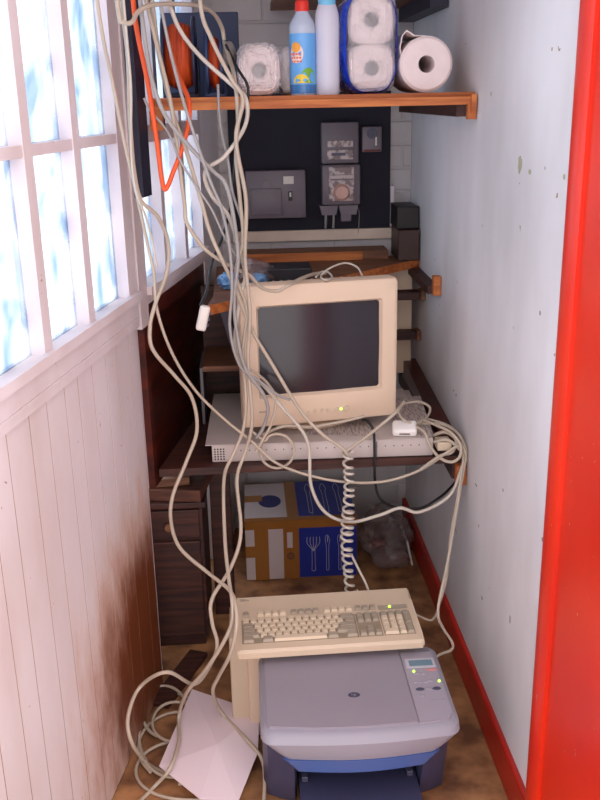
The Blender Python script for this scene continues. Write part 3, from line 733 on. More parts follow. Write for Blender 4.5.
# flat white adapter
c = atz(406, 436, ZSW)
t = thing('power_adapter', 'small white plug adapter lying right of the monitor base', 'adapter', (c.x, c.y, ZSW+.002))
mt = Matrix.Translation((c.x, c.y+.012, ZSW+.014)) @ Matrix.Rotation(math.radians(-8), 4, 'Z') @ Matrix.Rotation(math.radians(20), 4, 'X')
bm = bm_new(); box(bm, (-.034, -.02, -.011), (.030, .026, .013), .008, 3, mt); obj('adapter_body', bm, M('bright_white_plastic', (.97, .95, .93), .35), t, 40)
bm = bm_new(); box(bm, (-.016, -.0215, -.001), (.012, -.019, .003), .001, 1, mt); obj('slot', bm, blackm, t)
# white cable plug right of switch
c = at(443, 447, 2.2)
bm = bm_new(); box(bm, (c.x-.014, c.y, c.z-.012), (c.x+.024, c.y+.05, c.z+.012), .004)
tag(obj('cable_plug', bm, beige), 'chunky beige cable plug at the right end of the flat unit', 'plug')

# ================================================================= UNDER THE DESK
# cardboard box
X0, X1, YF, YK, ZB = -.040, .322, 2.70, 3.01, .212
t = thing('cardboard_box', 'cardboard box with brown tape and blue cutlery print on the floor', 'box', ((X0+X1)/2, (YF+YK)/2, 0))
bm = bm_new(); box(bm, (X0, YF, .001), (X1, YK, ZB), .003); obj('carton', bm, cardb, t)
xs = .128
bm = bm_new(); box(bm, (X0+.001, YF-.0012, .004), (xs-.012, YF, ZB-.028)); obj('white_print', bm, boxwhite, t)
bm = bm_new(); box(bm, (X0+.001, YF+.02, ZB), (xs-.03, YK-.01, ZB+.001)); obj('white_print', bm, boxwhite, t)
bm = bm_new(); box(bm, (xs+.006, YF-.0014, .006), (X1-.001, YF, ZB-.024)); obj('blue_print', bm, boxblue, t)
bm = bm_new(); box(bm, (xs+.006, YF+.02, ZB), (X1-.001, YK-.005, ZB+.001)); obj('blue_print', bm, boxblue, t)
bm = bm_new()
box(bm, (X0+.03, YF-.002, .002), (X0+.075, YF-.001, ZB-.01)); box(bm, (xs-.045, YF-.002, .002), (xs+.006, YF-.001, ZB))
box(bm, (X0, YF-.0025, .085), (X0+.035, YF-.0012, .125))
box(bm, (X0, YF-.003, ZB-.028), (X1, YF-.0005, ZB+.001)); box(bm, (X0, YF-.003, ZB), (X1, YF+.022, ZB+.0018))
box(bm, (xs-.03, YF, ZB), (xs+.008, YK, ZB+.002)); box(bm, (X0, YF+.15, ZB), (X0+.06, YF+.2, ZB+.0018))
obj('packing_tape', bm, tape, t)
bm = bm_new(); lathe(bm, [(.038, 0), (.038, .0012)], (X0+.085, YF+.15, ZB+.0005), n=28, sc=(1, 1.3)); obj('blue_oval', bm, M('oval_blue', (.12, .16, .42), .4), t)
bm = bm_new(); lathe(bm, [(.012, 0), (.012, .001), (.009, .001), (.009, 0)], (xs-.022, YF-.0022, .085), (0, -1, 0), 18, False)
box(bm, (xs-.0225, YF-.003, .075), (xs-.0215, YF-.002, .095)); box(bm, (xs-.03, YF-.003, .0845), (xs-.014, YF-.002, .0855)); obj('round_mark', bm, M('ink', (.25, .22, .25), .6), t)
bm = bm_new(); box(bm, (xs-.033, YF-.0026, .115), (xs-.015, YF-.0018, .17)); obj('small_label', bm, boxwhite, t)
ink = M('print_white', (.75, .75, .82), .5)
def line(bm, p, w=.0016):
    tube(bm, [Vector((x, YF-.0022, z)) for x, z in p], w/2, 5, 6)
def fork(cx, z):
    bm = bm_new()
    for k in range(5):
        x = cx-.020+k*.010; line(bm, [(x, z+.15), (x, z+.128), (cx+(k-2)*.003, z+.108), (cx+(k-2)*.002, z+.10)], .0022)
    line(bm, [(cx-.005, z+.1), (cx-.005, z+.06), (cx-.006, z+.03)]); line(bm, [(cx+.005, z+.1), (cx+.005, z+.06), (cx+.006, z+.03)]); line(bm, [(cx-.006, z+.03), (cx, z+.027), (cx+.006, z+.03)])
    return bm
obj('fork_print', fork(xs+.052, 0), ink, t)
for nm_, cx in (('knife_print', xs+.098), ('spoon_print', xs+.138)):
    bm = bm_new(); line(bm, [(cx-.004, .03), (cx-.004, .11), (cx-.007, .13), (cx-.006, .15), (cx, .155)]); line(bm, [(cx+.004, .03), (cx+.004, .11), (cx+.007, .135), (cx+.003, .15), (cx, .155)])
    line(bm, [(cx, .13), (cx+.001, .15)], .003); line(bm, [(cx-.004, .03), (cx, .027), (cx+.004, .03)]); obj(nm_, bm, ink, t)
bm = bm_new(); z = ZB+.0022
for dx in (0, .035, .065):
    cx = xs+.05+dx*1.5; tube(bm, [(cx-.006, YF+.05, z), (cx-.006, YF+.20, z), (cx-.010, YF+.24, z), (cx, YF+.28, z), (cx+.010, YF+.24, z), (cx+.006, YF+.20, z), (cx+.006, YF+.05, z), (cx-.006, YF+.05, z)], .001, 5, 5)
obj('cutlery_print', bm, ink, t)
# plastic bag with things
bc = atz(382, 574, 0)
t = thing('plastic_bag', 'crumpled clear plastic bag on the floor right of the carton', 'plastic bag', (bc.x+.02, bc.y+.1, 0))
obj('bag_film', blob((.432, 2.84, .082), (.085, .10, .088), .42, 12, 4, 2.6), bagplastic, t, 60)
obj('bag_film', blob((.44, 2.76, .035), (.06, .05, .036), .5, 15, 3, 3), bagplastic, t, 60)
t = thing('red_packet', 'small dull red packet inside the clear bag beside the carton', 'packet', (.40, 2.80, 0))
obj('wrapper', blob((.405, 2.82, .05), (.03, .03, .022), .4, 21), M('dull_red', (.50, .12, .12), .5), t, 60)
t = thing('crumpled_paper', 'grey crumpled wrapping inside the clear bag on the floor', 'wrapping', (.45, 2.85, 0))
obj('wrapping_ball', blob((.45, 2.86, .06), (.045, .05, .05), .5, 31, 3, 4), M('grey_wrap', (.42, .36, .36), .6, var=.4, scale=20), t, 60)
bm = bm_new(); mt = Matrix.Translation((.515, 2.80, .002)) @ Matrix.Rotation(math.radians(-12), 4, 'Y')
box(bm, (-.003, -.05, .09), (.003, .1, .0), 0, 1, mt)
t = thing('striped_card', 'pale striped card leaning on the red skirting behind the bag', 'card', (.51, 2.83, 0))
obj('card', bm, boxwhite, t)
bm = bm_new()
for k in range(6): box(bm, (-.0042, -.05, .012+k*.013), (-.003, .1, .017+k*.013), 0, 1, mt)
obj('stripe', bm, cabg, t)
# dark brown cabinet at left
t = thing('wooden_cabinet', 'dark brown wooden cabinet under the plank, left corner', 'cabinet', (-.25, 2.45, 0))
cx0, cx1, cy0, cy1 = -.385, -.150, 2.335, 2.62
bm = bm_new(); box(bm, (cx0, cy0, .03), (cx1, cy1, .44)); box(bm, (cx0, cy0+.01, 0), (cx1-.01, cy1, .03)); obj('cabinet_body', bm, darkw, t)
bm = bm_new(); box(bm, (cx0, cy0-.015, .44), (cx1+.012, cy1+.01, .458), .003); obj('top', bm, darkw, t)
bm = bm_new(); box(bm, (cx0+.01, cy0-.012, .35), (cx1-.008, cy0, .435), .003); dr = obj('drawer', bm, darkw, t)
bm = bm_new(); lathe(bm, [(.006, 0), (.006, .01), (.012, .014), (.011, .02)], (-.24, cy0-.012, .392), (0, -1, 0), 16); obj('knob', bm, brownw, dr)
bm = bm_new(); box(bm, (cx0+.01, cy0-.012, .045), (cx1-.008, cy0, .34), .003); obj('door', bm, darkw, t)
bm = bm_new(); mt = Matrix.Translation((-.225, 2.42, .459)) @ Matrix.Rotation(math.radians(-9), 4, 'Z'); box(bm, (-.09, -.09, 0), (.09, .14, .035), .003, 2, mt)
tag(obj('wooden_box', bm, wood('reddish_box', (.42, .25, .18), (.30, .16, .12))), 'flat brown wooden box on the dark cabinet', 'box')
bm = bm_new(); mt = Matrix.Translation((-.24, 2.40, .495)) @ Matrix.Rotation(math.radians(6), 4, 'Z'); box(bm, (-.06, -.05, 0), (.055, .10, .022), .002, 2, mt)
tag(obj('wood_offcut', bm, brownw), 'lighter wood offcut on top of the flat brown box', 'wood offcut')
# second dark upright between cabinet and carton
bm = bm_new(); box(bm, (-.135, 2.50, 0), (-.075, 2.55, .57), .003)
tag(obj('wooden_post', bm, darkw), 'dark wooden post between the cabinet and the carton under the plank', 'post')
bm = bm_new(); mt = Matrix.Translation((-.23, 2.18, .001)) @ Matrix.Rotation(math.radians(-22), 4, 'Z'); box(bm, (-.02, -.13, 0), (.035, .12, .014), .002, 2, mt)
tag(obj('floor_offcut', bm, darkw), 'flat dark wood strip lying on the floor in front of the cabinet', 'wood offcut')

# ================================================================= PC CASE, KEYBOARD, PRINTER
t = thing('computer_case', 'beige computer case on the floor under the keyboard', 'computer case', (.155, 1.98, 0))
bm = bm_new(); box(bm, (-.078, 1.935, .004), (.388, 2.09, .272), .006, 3); obj('case_shell', bm, beige, t, 40)
bm = bm_new(); box(bm, (-.036, 1.920, .002), (.386, 1.94, .274), .006, 3); obj('front_panel', bm, beige2, t, 40)
bm = bm_new(); box(bm, (.0, 1.9185, .20), (.15, 1.921, .24), .001); obj('drive_bay', bm, beige, t)
for x in (-.06, .35):
    for y in (1.95, 2.06):
        bm = bm_new(); disc(bm, (x, y, 0), (0, 0, 1), .012, .005, 12); obj('foot', bm, blackm, t)
# keyboard
ZKB = .276
kc = [atz(237, 653, ZKB+.018), atz(425, 641, ZKB+.018)]
KL = kc[0].copy(); ang = math.atan2(kc[1].y-kc[0].y, kc[1].x-kc[0].x)
KW = (kc[1]-kc[0]).length; KD = .215
KB = thing('keyboard', 'beige wired computer keyboard resting on the computer case', 'keyboard', (.16, 1.95, ZKB))
MK = Matrix.Translation((KL.x, KL.y, ZKB)) @ Matrix.Rotation(ang, 4, 'Z')
slope = math.atan2(.016, KD)
bm = bm_new()
sec = [(0, 0.0), (0, .014), (.006, .020), (.030, .023), (KD-.05, .034), (KD-.01, .041), (KD, .036), (KD, .0)]
prism(bm, [(0, y, z) for y, z in sec], (KW, 0, 0))
es = [e for e in bm.edges if abs(e.verts[0].co.x-e.verts[1].co.x) < 1e-6]
bmesh.ops.bevel(bm, geom=es, offset=.004, segments=2, affect='EDGES')
obj('case', bm, beige, KB, 30, mtx=MK)
u = (KW-.03)/22.6                     # key unit
pd = .0172
def ktop(y): return .023+(y-.030)*(.011/(KD-.08))
def key(x, y, w, h, grey):
    z = ktop(y+h/2)-.001; bm = bm_new(); g = .0008; s = .0024
    hexa(bm, [(x+g, y+g, z), (x+w-g, y+g, z), (x+w-g, y+h-g, z), (x+g, y+h-g, z),
              (x+g+s, y+g+s*.8, z+.008), (x+w-g-s, y+g+s*.8, z+.008), (x+w-g-s, y+h-g-s*.4, z+.0085), (x+g+s, y+h-g-s*.4, z+.0085)])
    obj('key', bm, greykey if grey else keym, KB, mtx=MK)
bm = bm_new()
bx0 = .015; y0k = .028
def recess(a, b, c, d):
    z = ktop((c+d)/2); hexa(bm, [(a, c, ktop(c)-.001), (b, c, ktop(c)-.001), (b, d, ktop(d)-.001), (a, d, ktop(d)-.001), (a, c, ktop(c)+.0006), (b, c, ktop(c)+.0006), (b, d, ktop(d)+.0006), (a, d, ktop(d)+.0006)])
recess(bx0-.002, bx0+15*u+.002, y0k-.002, y0k+5*pd+.002); recess(bx0+15.25*u-.001, bx0+18.25*u+.001, y0k-.002, y0k+5*pd+.002); recess(bx0+18.5*u-.001, bx0+22.5*u+.001, y0k-.002, y0k+5*pd+.002)
obj('key_well', bm, M('well', (.60, .54, .46), .6), KB, mtx=MK)
rows = [[(1.5, 1), (1, None), (1.5, 1), (7, 0), (1.5, 1), (1, None), (1.5, 1)],
        [(2.25, 1)]+[(1, 0)]*10+[(2.75, 1)],
        [(1.75, 1)]+[(1, 0)]*11+[(2.25, 1)],
        [(1.5, 1)]+[(1, 0)]*12+[(1.5, 1)],
        [(1, 0)]*13+[(2, 1)]]
for r, row in enumerate(rows):
    x = bx0
    for w, g in row:
        if g is not None: key(x, y0k+r*pd, w*u, pd, g)
        x += w*u
yf = y0k+5*pd+.012
for i, px_ in enumerate([0]+[2+k for k in range(4)]+[6.5+k for k in range(4)]+[11+k for k in range(4)]): key(bx0+px_*u, yf, u, pd, i == 0 or 5 <= i <= 8)
for k in range(3): key(bx0+(15.25+k)*u, yf, u, pd, 1)
for r in (3, 4):
    for k in range(3): key(bx0+(15.25+k)*u, y0k+r*pd, u, pd, 1)
for k in range(3): key(bx0+(15.25+k)*u, y0k, u, pd, 1)
key(bx0+16.25*u, y0k+pd, u, pd, 1)
for r in range(1, 4):
    for k in range(3): key(bx0+(18.5+k)*u, y0k+r*pd, u, pd, 0)
key(bx0+18.5*u, y0k, 2*u, pd, 0); key(bx0+20.5*u, y0k, u, pd, 0)
for k in range(4): key(bx0+(18.5+k)*u, y0k+4*pd, u, pd, 1)
key(bx0+21.5*u, y0k, u, 2*pd, 1); key(bx0+21.5*u, y0k+2*pd, u, 2*pd, 1)
bm = bm_new(); z = ktop(yf)
a, b = bx0+18.5*u, bx0+22.5*u
hexa(bm, [(a, yf, z), (b, yf, z), (b, yf+pd, z), (a, yf+pd, z), (a, yf, z+.0015), (b, yf, z+.0015), (b, yf+pd, z+.0025), (a, yf+pd, z+.0025)]); obj('light_panel', bm, greykey, KB, mtx=MK)
bm = bm_new(); lathe(bm, [(.0035, 0), (.0025, .003)], (bx0+20.1*u, yf+.009, z+.002), n=10); obj('indicator_light', bm, led, KB, mtx=MK)
obj('maker_lettering', textbm('DELL', .010, MK @ Matrix.Translation((.012, KD-.024, .0398)) @ Matrix.Rotation(math.radians(8), 4, 'X')), greykey, KB)

# printer
PR = thing('inkjet_printer', 'grey and blue all-in-one printer on the floor in front', 'printer', (.21, 1.8, 0))
px0, px1, pyb = -.008, .411, 1.905
def pring(x0, x1, yf, yb_, z, r=.03, bow=.012, n=6, zf=None):
    """plan outline; front edge (yf) bows outward; zf = z at the front"""
    out = []
    def P_(x, y):
        t_ = (y-yf)/(yb_-yf); zz = z if zf is None else zf+(z-zf)*max(0, min(1, t_*1.0))
        out.append(Vector((x, y, zz)))
    for i in range(n+1):
        a_ = math.radians(0+90*i/n); P_(x1-r+r*math.cos(a_), yb_-r+r*math.sin(a_))
    for i in range(n+1):
        a_ = math.radians(90+90*i/n); P_(x0+r+r*math.cos(a_), yb_-r+r*math.sin(a_))
    for i in range(n+1):
        a_ = math.radians(180+90*i/n); P_(x0+r+r*math.cos(a_), yf+r+r*math.sin(a_))
    for i in range(1, 9):
        s = i/9; x = x0+r+(x1-x0-2*r)*s; P_(x, yf-bow*math.sin(PI*s))
    for i in range(n+1):
        a_ = math.radians(270+90*i/n); P_(x1-r+r*math.cos(a_), yf+r+r*math.sin(a_))
    return out
bm = bm_new()
loft(bm, [pring(.032, .372, 1.604, pyb, .185), pring(.014, .390, 1.597, pyb, .206), pring(px0-.001, px1+.001, 1.595, pyb, .230), pring(px0, px1, 1.603, pyb, .243), pring(px0+.008, px1-.008, 1.615, pyb-.006, .250)])
obj('top_housing', bm, printer_grey, PR, 35)
bm = bm_new()
loft(bm, [pring(.068, .336, 1.622, 1.79, .143, .012), pring(.062, .342, 1.608, 1.79, .150, .012), pring(.036, .368, 1.602, 1.79, .1845, .012)])
obj('blue_front_cover', bm, printer_blue, PR, 35)
# lower body: side pods and back
bm = bm_new()
for s in (0, 1):
    X = (lambda v: v) if s == 0 else (lambda v: px0+px1-v)
    pts = [(px0+.002, 1.895), (px0+.002, 1.745), (px0+.012, 1.715), (.030, 1.700), (.062, 1.690), (.066, 1.700), (.066, 1.895)]
    top = [(px0+.002, 1.895), (px0+.002, 1.70), (px0+.012, 1.66), (.040, 1.625), (.060, 1.625), (.066, 1.64), (.066, 1.895)]
    loft(bm, [[Vector((X(x), y, .004)) for x, y in pts], [Vector((X(x), y, .19)) for x, y in top]])
box(bm, (.06, 1.80, .004), (.350, 1.895, .19))
obj('lower_body', bm, printer_dark, PR, 30)
bm = bm_new(); box(bm, (.066, 1.795, .01), (.340, 1.80, .15)); obj('paper_slot', bm, darkhole, PR)
bm = bm_new(); box(bm, (.072, 1.54, .052), (.334, 1.79, .060), .002); box(bm, (.072, 1.54, .004), (.334, 1.70, .05), .004); obj('paper_tray', bm, printer_dark, PR, 30)
for x in (.078, .312):
    bm = bm_new(); box(bm, (x, 1.68, .060), (x+.014, 1.72, .074), .002); obj('paper_guide', bm, btnd, PR)
# scanner lid (raised slightly), control panel
lp = [(.004, 1.895), (.004, 1.64), (.010, 1.622), (.10, 1.612), (.20, 1.608), (.323, 1.612), (.3215, 1.885), (.30, 1.895)]
bm = bm_new(); prism(bm, [Vector((x, y, .2495)) for x, y in lp[::-1]], (0, 0, .006))
bmesh.ops.bevel(bm, geom=[e for e in bm.edges if abs(e.verts[0].co.z-e.verts[1].co.z) < 1e-6 and e.verts[0].co.z > .252], offset=.002, segments=2, affect='EDGES')
obj('scanner_lid', bm, printer_lid, PR, 30)
bm = bm_new(); prism(bm, [Vector((x, y, .2495)) for x, y in [(.3245, 1.612), (.388, 1.620), (.399, 1.64), (.400, 1.70), (.396, 1.87), (.3245, 1.87)]], (0, 0, .003)); obj('control_panel', bm, M('panel_grey', (.65, .62, .67), .4), PR)
bm = bm_new(); lathe(bm, [(.012, 0), (.0105, .0012)], (.198, 1.715, .2553), n=24, sc=(1.15, .8)); lg = obj('logo_badge', bm, btnd, PR)
obj('logo_lettering', textbm('hp', .011, Matrix.Translation((.192, 1.7115, .2566)), .0003), btn1, lg)
zt = .2525
bm = bm_new(); box(bm, (.330, 1.806, zt), (.398, 1.842, zt+.0015), .0005); dp = obj('display_frame', bm, M('frame_light', (.76, .75, .79), .4), PR)
bm = bm_new(); box(bm, (.338, 1.812, zt+.0012), (.392, 1.834, zt+.002)); obj('display', bm, lcd, dp)
bm = bm_new(); box(bm, (.374, 1.793, zt), (.398, 1.799, zt+.0015), .0005); obj('button', bm, btnr, PR)
for x, y, r_, m_ in ((.352, 1.786, .006, btn1), (.366, 1.784, .006, lime), (.340, 1.752, .004, btn1), (.352, 1.751, .004, btn1), (.364, 1.752, .005, btn1), (.376, 1.756, .005, btn1), (.346, 1.726, .0085, btnd), (.366, 1.727, .006, btn1), (.383, 1.726, .0085, btnd), (.346, 1.704, .006, btn1)):
    bm = bm_new(); lathe(bm, [(r_, 0), (r_*.8, .0018)], (x, y, zt), n=16, sc=(1.2, .7)); obj('button', bm, btn1 if m_ is lime else m_, PR)
for x, y in ((.344, 1.793), (.394, 1.752)):
    bm = bm_new(); lathe(bm, [(.003, 0), (.002, .003)], (x, y, zt), n=10); obj('indicator_light', bm, led, PR)
bm = bm_new()
for k in range(9):
    if k == 5: continue
    box(bm, (.360+k*.004, 1.684, zt+.0004), (.3625+k*.004, 1.689, zt+.001))
obj('model_mark', bm, btn1, PR)
for x in (.01, .40):
    bm = bm_new(); disc(bm, (x, 1.86, 0), (0, 0, 1), .01, .005, 12); obj('foot', bm, blackm, PR)

# paper on floor
P = [atz(192, 689, .042), atz(259, 712, .042), atz(258, 752, .038), atz(238, 802, .034), atz(200, 799, .034), atz(159, 766, .034)]
bm = bm_new(); cc = sum(P, Vector())/len(P); cc.z = .056
top = [bm.verts.new(p) for p in P]; bot = [bm.verts.new(p-Vector((0, 0, .0012))) for p in P]
ct = bm.verts.new(cc); cb = bm.verts.new(cc-Vector((0, 0, .0012)))
for i in range(6):
    j = (i+1) % 6; bm.faces.new((top[i], top[j], ct)); bm.faces.new((bot[j], bot[i], cb)); bm.faces.new((top[i], bot[i], bot[j], top[j]))
tag(obj('paper_sheet', bm, paperm), 'large blank white paper on the floor left of the printer', 'paper')

# ================================================================= CABLES
def cable(path, r, mat, label, group='tangled cables', name='cable', cat='cable', up=None):
    P = [at(*p) if not isinstance(p, Vector) else p for p in path]
    if up:                                     # carry on up to the ceiling, out of frame
        P = [P[0]+Vector((up, .0, 2.118-P[0].z))] + [P[0]+Vector((up*.4, 0, (2.118-P[0].z)*.5))] + P
    bm = bm_new(); tube(bm, P, r*.88, 8, 7)
    return tag(obj(name, bm, mat, None, 60), label, cat, group)
def fl(px, py, z=.006): return atz(px, py, z)
def dw(px, py, off=.012): return atp(px, py, off)
R1 = .0052
cable([(133, 0, 2.08), (138, 36, 2.08), (148, 84, 2.09), (156, 135, 2.10), (162, 180, 2.10), (166, 189, 2.10), (174, 170, 2.105), (181, 152, 2.11), (188, 126, 2.12), (189, 102, 2.14), (181, 81, 2.19), (175, 60, 2.29), at(176, 52, 2.335)], .006, cabo,
      'orange cord looping down from the reel past the shelf end', name='orange_cord', cat='cord', up=-.01, group='cords')
cable([(122, 2, 2.03), (128, 60, 2.03), (130, 120, 2.04), (134, 170, 2.05), (141, 200, 2.06), (158, 217, 2.10), (168, 242, 2.13), (167, 271, 2.12), (155, 305, 2.08), (150, 327, 2.07), (153, 350, 2.07), (175, 376, 2.10), (192, 398, 2.13), (197, 430, 2.14), (187, 460, 2.13), (173, 495, 2.10), (171, 521, 2.06), (180, 548, 2.0), (207, 572, 1.94), (230, 591, 1.87), (236, 609, 1.82), (236, 630, 1.80), (230, 655, 1.80), (218, 678, 1.84), (213, 692, 1.86), fl(222, 713, .055), fl(247, 740, .052), fl(263, 762, .035), fl(264, 800, .012), fl(262, 830, .012)],
      R1, cabm, 'long beige cable bowing furthest left across the red-brown panel', up=-.005)
cable([(100, 20, 1.95), (112, 80, 1.98), (124, 140, 2.01), (138, 200, 2.06), (147, 242, 2.09), (154, 274, 2.09), (157, 310, 2.09), (172, 353, 2.11), (195, 390, 2.14), (223, 418, 2.17), (250, 440, 2.18), (280, 465, 2.18), (330, 480, 2.17), (380, 482, 2.17), (420, 470, 2.17), (458, 446, 2.19), (466, 455, 2.18)],
      .0042, cabm, 'beige cable from the door glazing bars sagging under the flat unit', up=-.03)
cable([(146, 0, 2.1), (158, 50, 2.1), (172, 110, 2.1), (184, 200, 2.12), (187, 223, 2.12), (204, 248, 2.13), (223, 262, 2.15), (239, 270, 2.17), (250, 276, 2.19), (262, 288, 2.21), (277, 291, 2.222), atz(289, 285, 1.068), atz(300, 279, 1.068), atz(314, 274, 1.066), atz(326, 273, 1.062)], R1, cabm,
      'grey cable curving down onto the monitor top left corner', up=.0)
cable([(152, 0, 2.13), (160, 60, 2.13), (172, 110, 2.12), (186, 150, 2.11), (201, 200, 2.11), (212, 237, 2.12), (235, 288, 2.15), (252, 330, 2.18), (272, 364, 2.19), (300, 410, 2.18), (322, 434, 2.16), (342, 448, 2.15), (348, 456, 2.15)], R1, cabm,
      'beige cable crossing diagonally over the monitor left edge to the coil top', up=.0)
cable([(168, 0, 2.12), (180, 30, 2.12), (201, 57, 2.12), (231, 84, 2.12), (246, 99, 2.13), (245, 126, 2.13), (225, 156, 2.12), (205, 172, 2.12), (212, 196, 2.12), (228, 215, 2.14), (238, 245, 2.16), (245, 275, 2.17), (240, 300, 2.17), (235, 342, 2.17), (243, 370, 2.18), (262, 384, 2.2), (280, 405, 2.19), (307, 440, 2.18), (311, 485, 2.17), (325, 512, 2.17), (350, 522, 2.17), (380, 515, 2.17), (400, 508, 2.17), (420, 512, 2.17), (450, 495, 2.18), (464, 462, 2.18)], R1, cabw,
      'pale cable hanging in the deep loop across the carton and bag', up=.0)
cable([(223, 39, 2.36), (230, 60, 2.24), (235, 81, 2.14), (238, 120, 2.13), (236, 156, 2.13), (240, 200, 2.14), (243, 240, 2.15), (236, 275, 2.16), (247, 310, 2.17), (243, 350, 2.18), (246, 400, 2.18), (243, 430, 2.18), (233, 455, 2.17), (224, 479, 2.13), (225, 540, 2.0), (229, 580, 1.9), (232, 600, 1.84), (232, 622, 1.82), (222, 645, 1.82), (204, 672, 1.85), (187, 692, 1.88), fl(179, 715, .06), fl(179, 740, .055), fl(170, 768, .05), fl(155, 786, .008), fl(135, 806, .008)], R1, cabm,
      'beige cable from the grey reel plug down over the keyboard left end')
cable([(200, 0, 2.10), (212, 40, 2.1), (232, 80, 2.11), (243, 100, 2.11), (236, 140, 2.11), (246, 200, 2.13), (245, 257, 2.15), (250, 313, 2.16), (248, 360, 2.17), (252, 420, 2.17), (246, 450, 2.17), (237, 479, 2.13), (241, 532, 2.02), (231, 567, 1.96), (212, 599, 1.92), (212, 622, 1.9), (217, 642, 1.89), (213, 660, 1.89), (195, 684, 1.91), dw(167, 672, .10), dw(140, 687, .03), dw(128, 717, .02), dw(132, 743, .03), fl(147, 763), fl(167, 773, .02), fl(190, 776, .034)], R1, cabm,
      'beige cable that crosses the first below the plank and ends in the floor coil', up=.02)
# short top left cables
cable([(118, 8, 2.0), (124, 22, 2.0), (132, 22, 2.0), (138, 12, 2.02), (152, 5, 2.05), (175, 4, 2.12), (200, 6, 2.2), (214, 14, 2.28), (222, 28, 2.34), (224, 40, 2.345)], .0055, cabm, 'pale thick cable arching across the top left to the grey plug', up=-.01)
cable([(140, 0, 2.05), (145, 40, 2.05), (152, 80, 2.06), (165, 115, 2.07), (188, 145, 2.08), (212, 170, 2.1), (226, 185, 2.11), (234, 220, 2.12), (238, 260, 2.13), (234, 300, 2.14), (238, 340, 2.15), (246, 370, 2.16), (262, 392, 2.17), (268, 410, 2.18), (262, 430, 2.19), (256, 438, 2.195)], R1, cabg,
      'grey cable crossing in front of the far window top', up=.0)
cable([(160, 2, 2.08), (170, 50, 2.08), (183, 100, 2.08), (196, 140, 2.08), (210, 180, 2.09), (222, 210, 2.1), (230, 250, 2.12), (232, 290, 2.13), (230, 330, 2.14), (240, 366, 2.15), (258, 380, 2.17), (278, 395, 2.18), (290, 400, 2.19)], .004, cabg,
      'thin grey cable beside the orange cord', up=.0)
cable([(144, 98, 2.1), (150, 110, 2.1), (168, 132, 2.1), (180, 160, 2.1), (196, 186, 2.1), (212, 210, 2.11), (226, 240, 2.13), (240, 262, 2.15)], .003, cabg, 'thinnest grey wire slanting across the far window')
cable([(127, 40, 2.0), (131, 90, 2.01), (131, 150, 2.02), (136, 190, 2.03), (145, 215, 2.06), (152, 240, 2.08), (157, 268, 2.09)], .003, cabw, 'thin white wire on the door stile edge', up=-.01)
cable([(226, 45, 2.3), (236, 66, 2.24), (247, 84, 2.22), (248, 98, 2.22), (247, 112, 2.22)], .004, cabk, 'short black cord dropping over the top shelf beside the wrapped rolls')
cable([(218, 84, 2.2), (219, 110, 2.2), (222, 135, 2.18), (228, 160, 2.16), (232, 190, 2.15), (240, 215, 2.15), (246, 235, 2.16)], .0035, cabg, 'thin grey wire dropping in front of the meter board left edge')
# cables over the monitor's left lower corner
cable([(236, 330, 2.16), (240, 362, 2.17), (256, 373, 2.19), (268, 384, 2.2), (276, 400, 2.19), (271, 424, 2.19), (264, 438, 2.19), (256, 452, 2.18)], .004, cabm, 'beige cable curling over the monitor lower left corner')
pts = [at(277+17*math.cos(a_), 451+17*math.sin(a_), 2.195) for a_ in [math.radians(x) for x in range(-140, 200, 20)]]
cable([(250, 430, 2.20)]+pts+[(262, 440, 2.19)], .0042, cabm, 'round loop of beige cable on the flat unit front edge')
cable([(262, 435, 2.215), (285, 426, 2.22), (310, 427, 2.225), (340, 422, 2.23), (365, 416, 2.24)], .005, cabm, 'beige cable lying on the flat unit under the monitor')
cable([(345, 452, 2.15), (362, 440, 2.16), (380, 426, 2.18), (396, 412, 2.2), (404, 402, 2.25)], .005, cabm, 'beige cable from the coil top up to the monitor lower right corner')
# top of monitor small coil
mt_z = .690+H_+.004
cable([atz(316, 277, 1.067), atz(321, 272, 1.068), atz(328, 272, 1.07), atz(332, 277, 1.067), atz(326, 280, 1.067), atz(321, 276, 1.07), atz(330, 268, 1.085), atz(345, 263, 1.09), atz(357, 267, 1.08), atz(362, 275, 1.067)], .003, cabw, 'small white cable curl on the monitor top')
# black cable
cable([(362, 420, 2.22), (368, 422, 2.21), (374, 435, 2.19), (375, 480, 2.19), (380, 498, 2.19), (395, 507, 2.19), (420, 508, 2.19), (440, 497, 2.21), (452, 486, 2.25), (458, 478, 2.3)], .004, cabk, 'black cable hanging from under the monitor across the flat unit')
# right tangle
def loopz(pts, r, mat, lab): cable(pts, r, mat, lab)
loopz([(398, 412, 2.26), (404, 404, 2.3), (420, 402, 2.34), (430, 408, 2.34), (426, 418, 2.3), (414, 424, 2.26), (402, 418, 2.25), (397, 408, 2.24)], .004, cabm, 'beige cable loop just right of the monitor lower corner')
loopz([(412, 424, 2.26), (424, 432, 2.22), (430, 446, 2.2), (440, 458, 2.18), (452, 462, 2.17), (460, 456, 2.17), (460, 444, 2.18), (450, 432, 2.2), (436, 425, 2.24), (424, 420, 2.28)], .0045, cabm, 'beige cable loop hanging off the plank right end')
loopz([(415, 424, 2.3), (440, 424, 2.27), (456, 432, 2.24), (464, 444, 2.21), (466, 455, 2.19), (460, 490, 2.16), (455, 520, 2.12), (447, 565, 2.06), (438, 610, 1.99), (443, 628, 1.98), (452, 642, 1.97), (451, 650, 1.95), Vector((.425, 1.925, .20)), Vector((.39, 1.903, .17))], .0042, cabm, 'beige cable running down beside the right wall to the printer')
loopz([(425, 418, 2.32), (445, 424, 2.3), (455, 430, 2.27), (462, 440, 2.22), (463, 460, 2.18), (457, 500, 2.15), (450, 540, 2.11), (447, 575, 2.09), (440, 602, 2.07), (432, 620, 2.06), Vector((.392, 2.065, .235)), Vector((.386, 2.066, .21))], .0036, cabm, 'thin beige cable down the right wall to the keyboard right end')
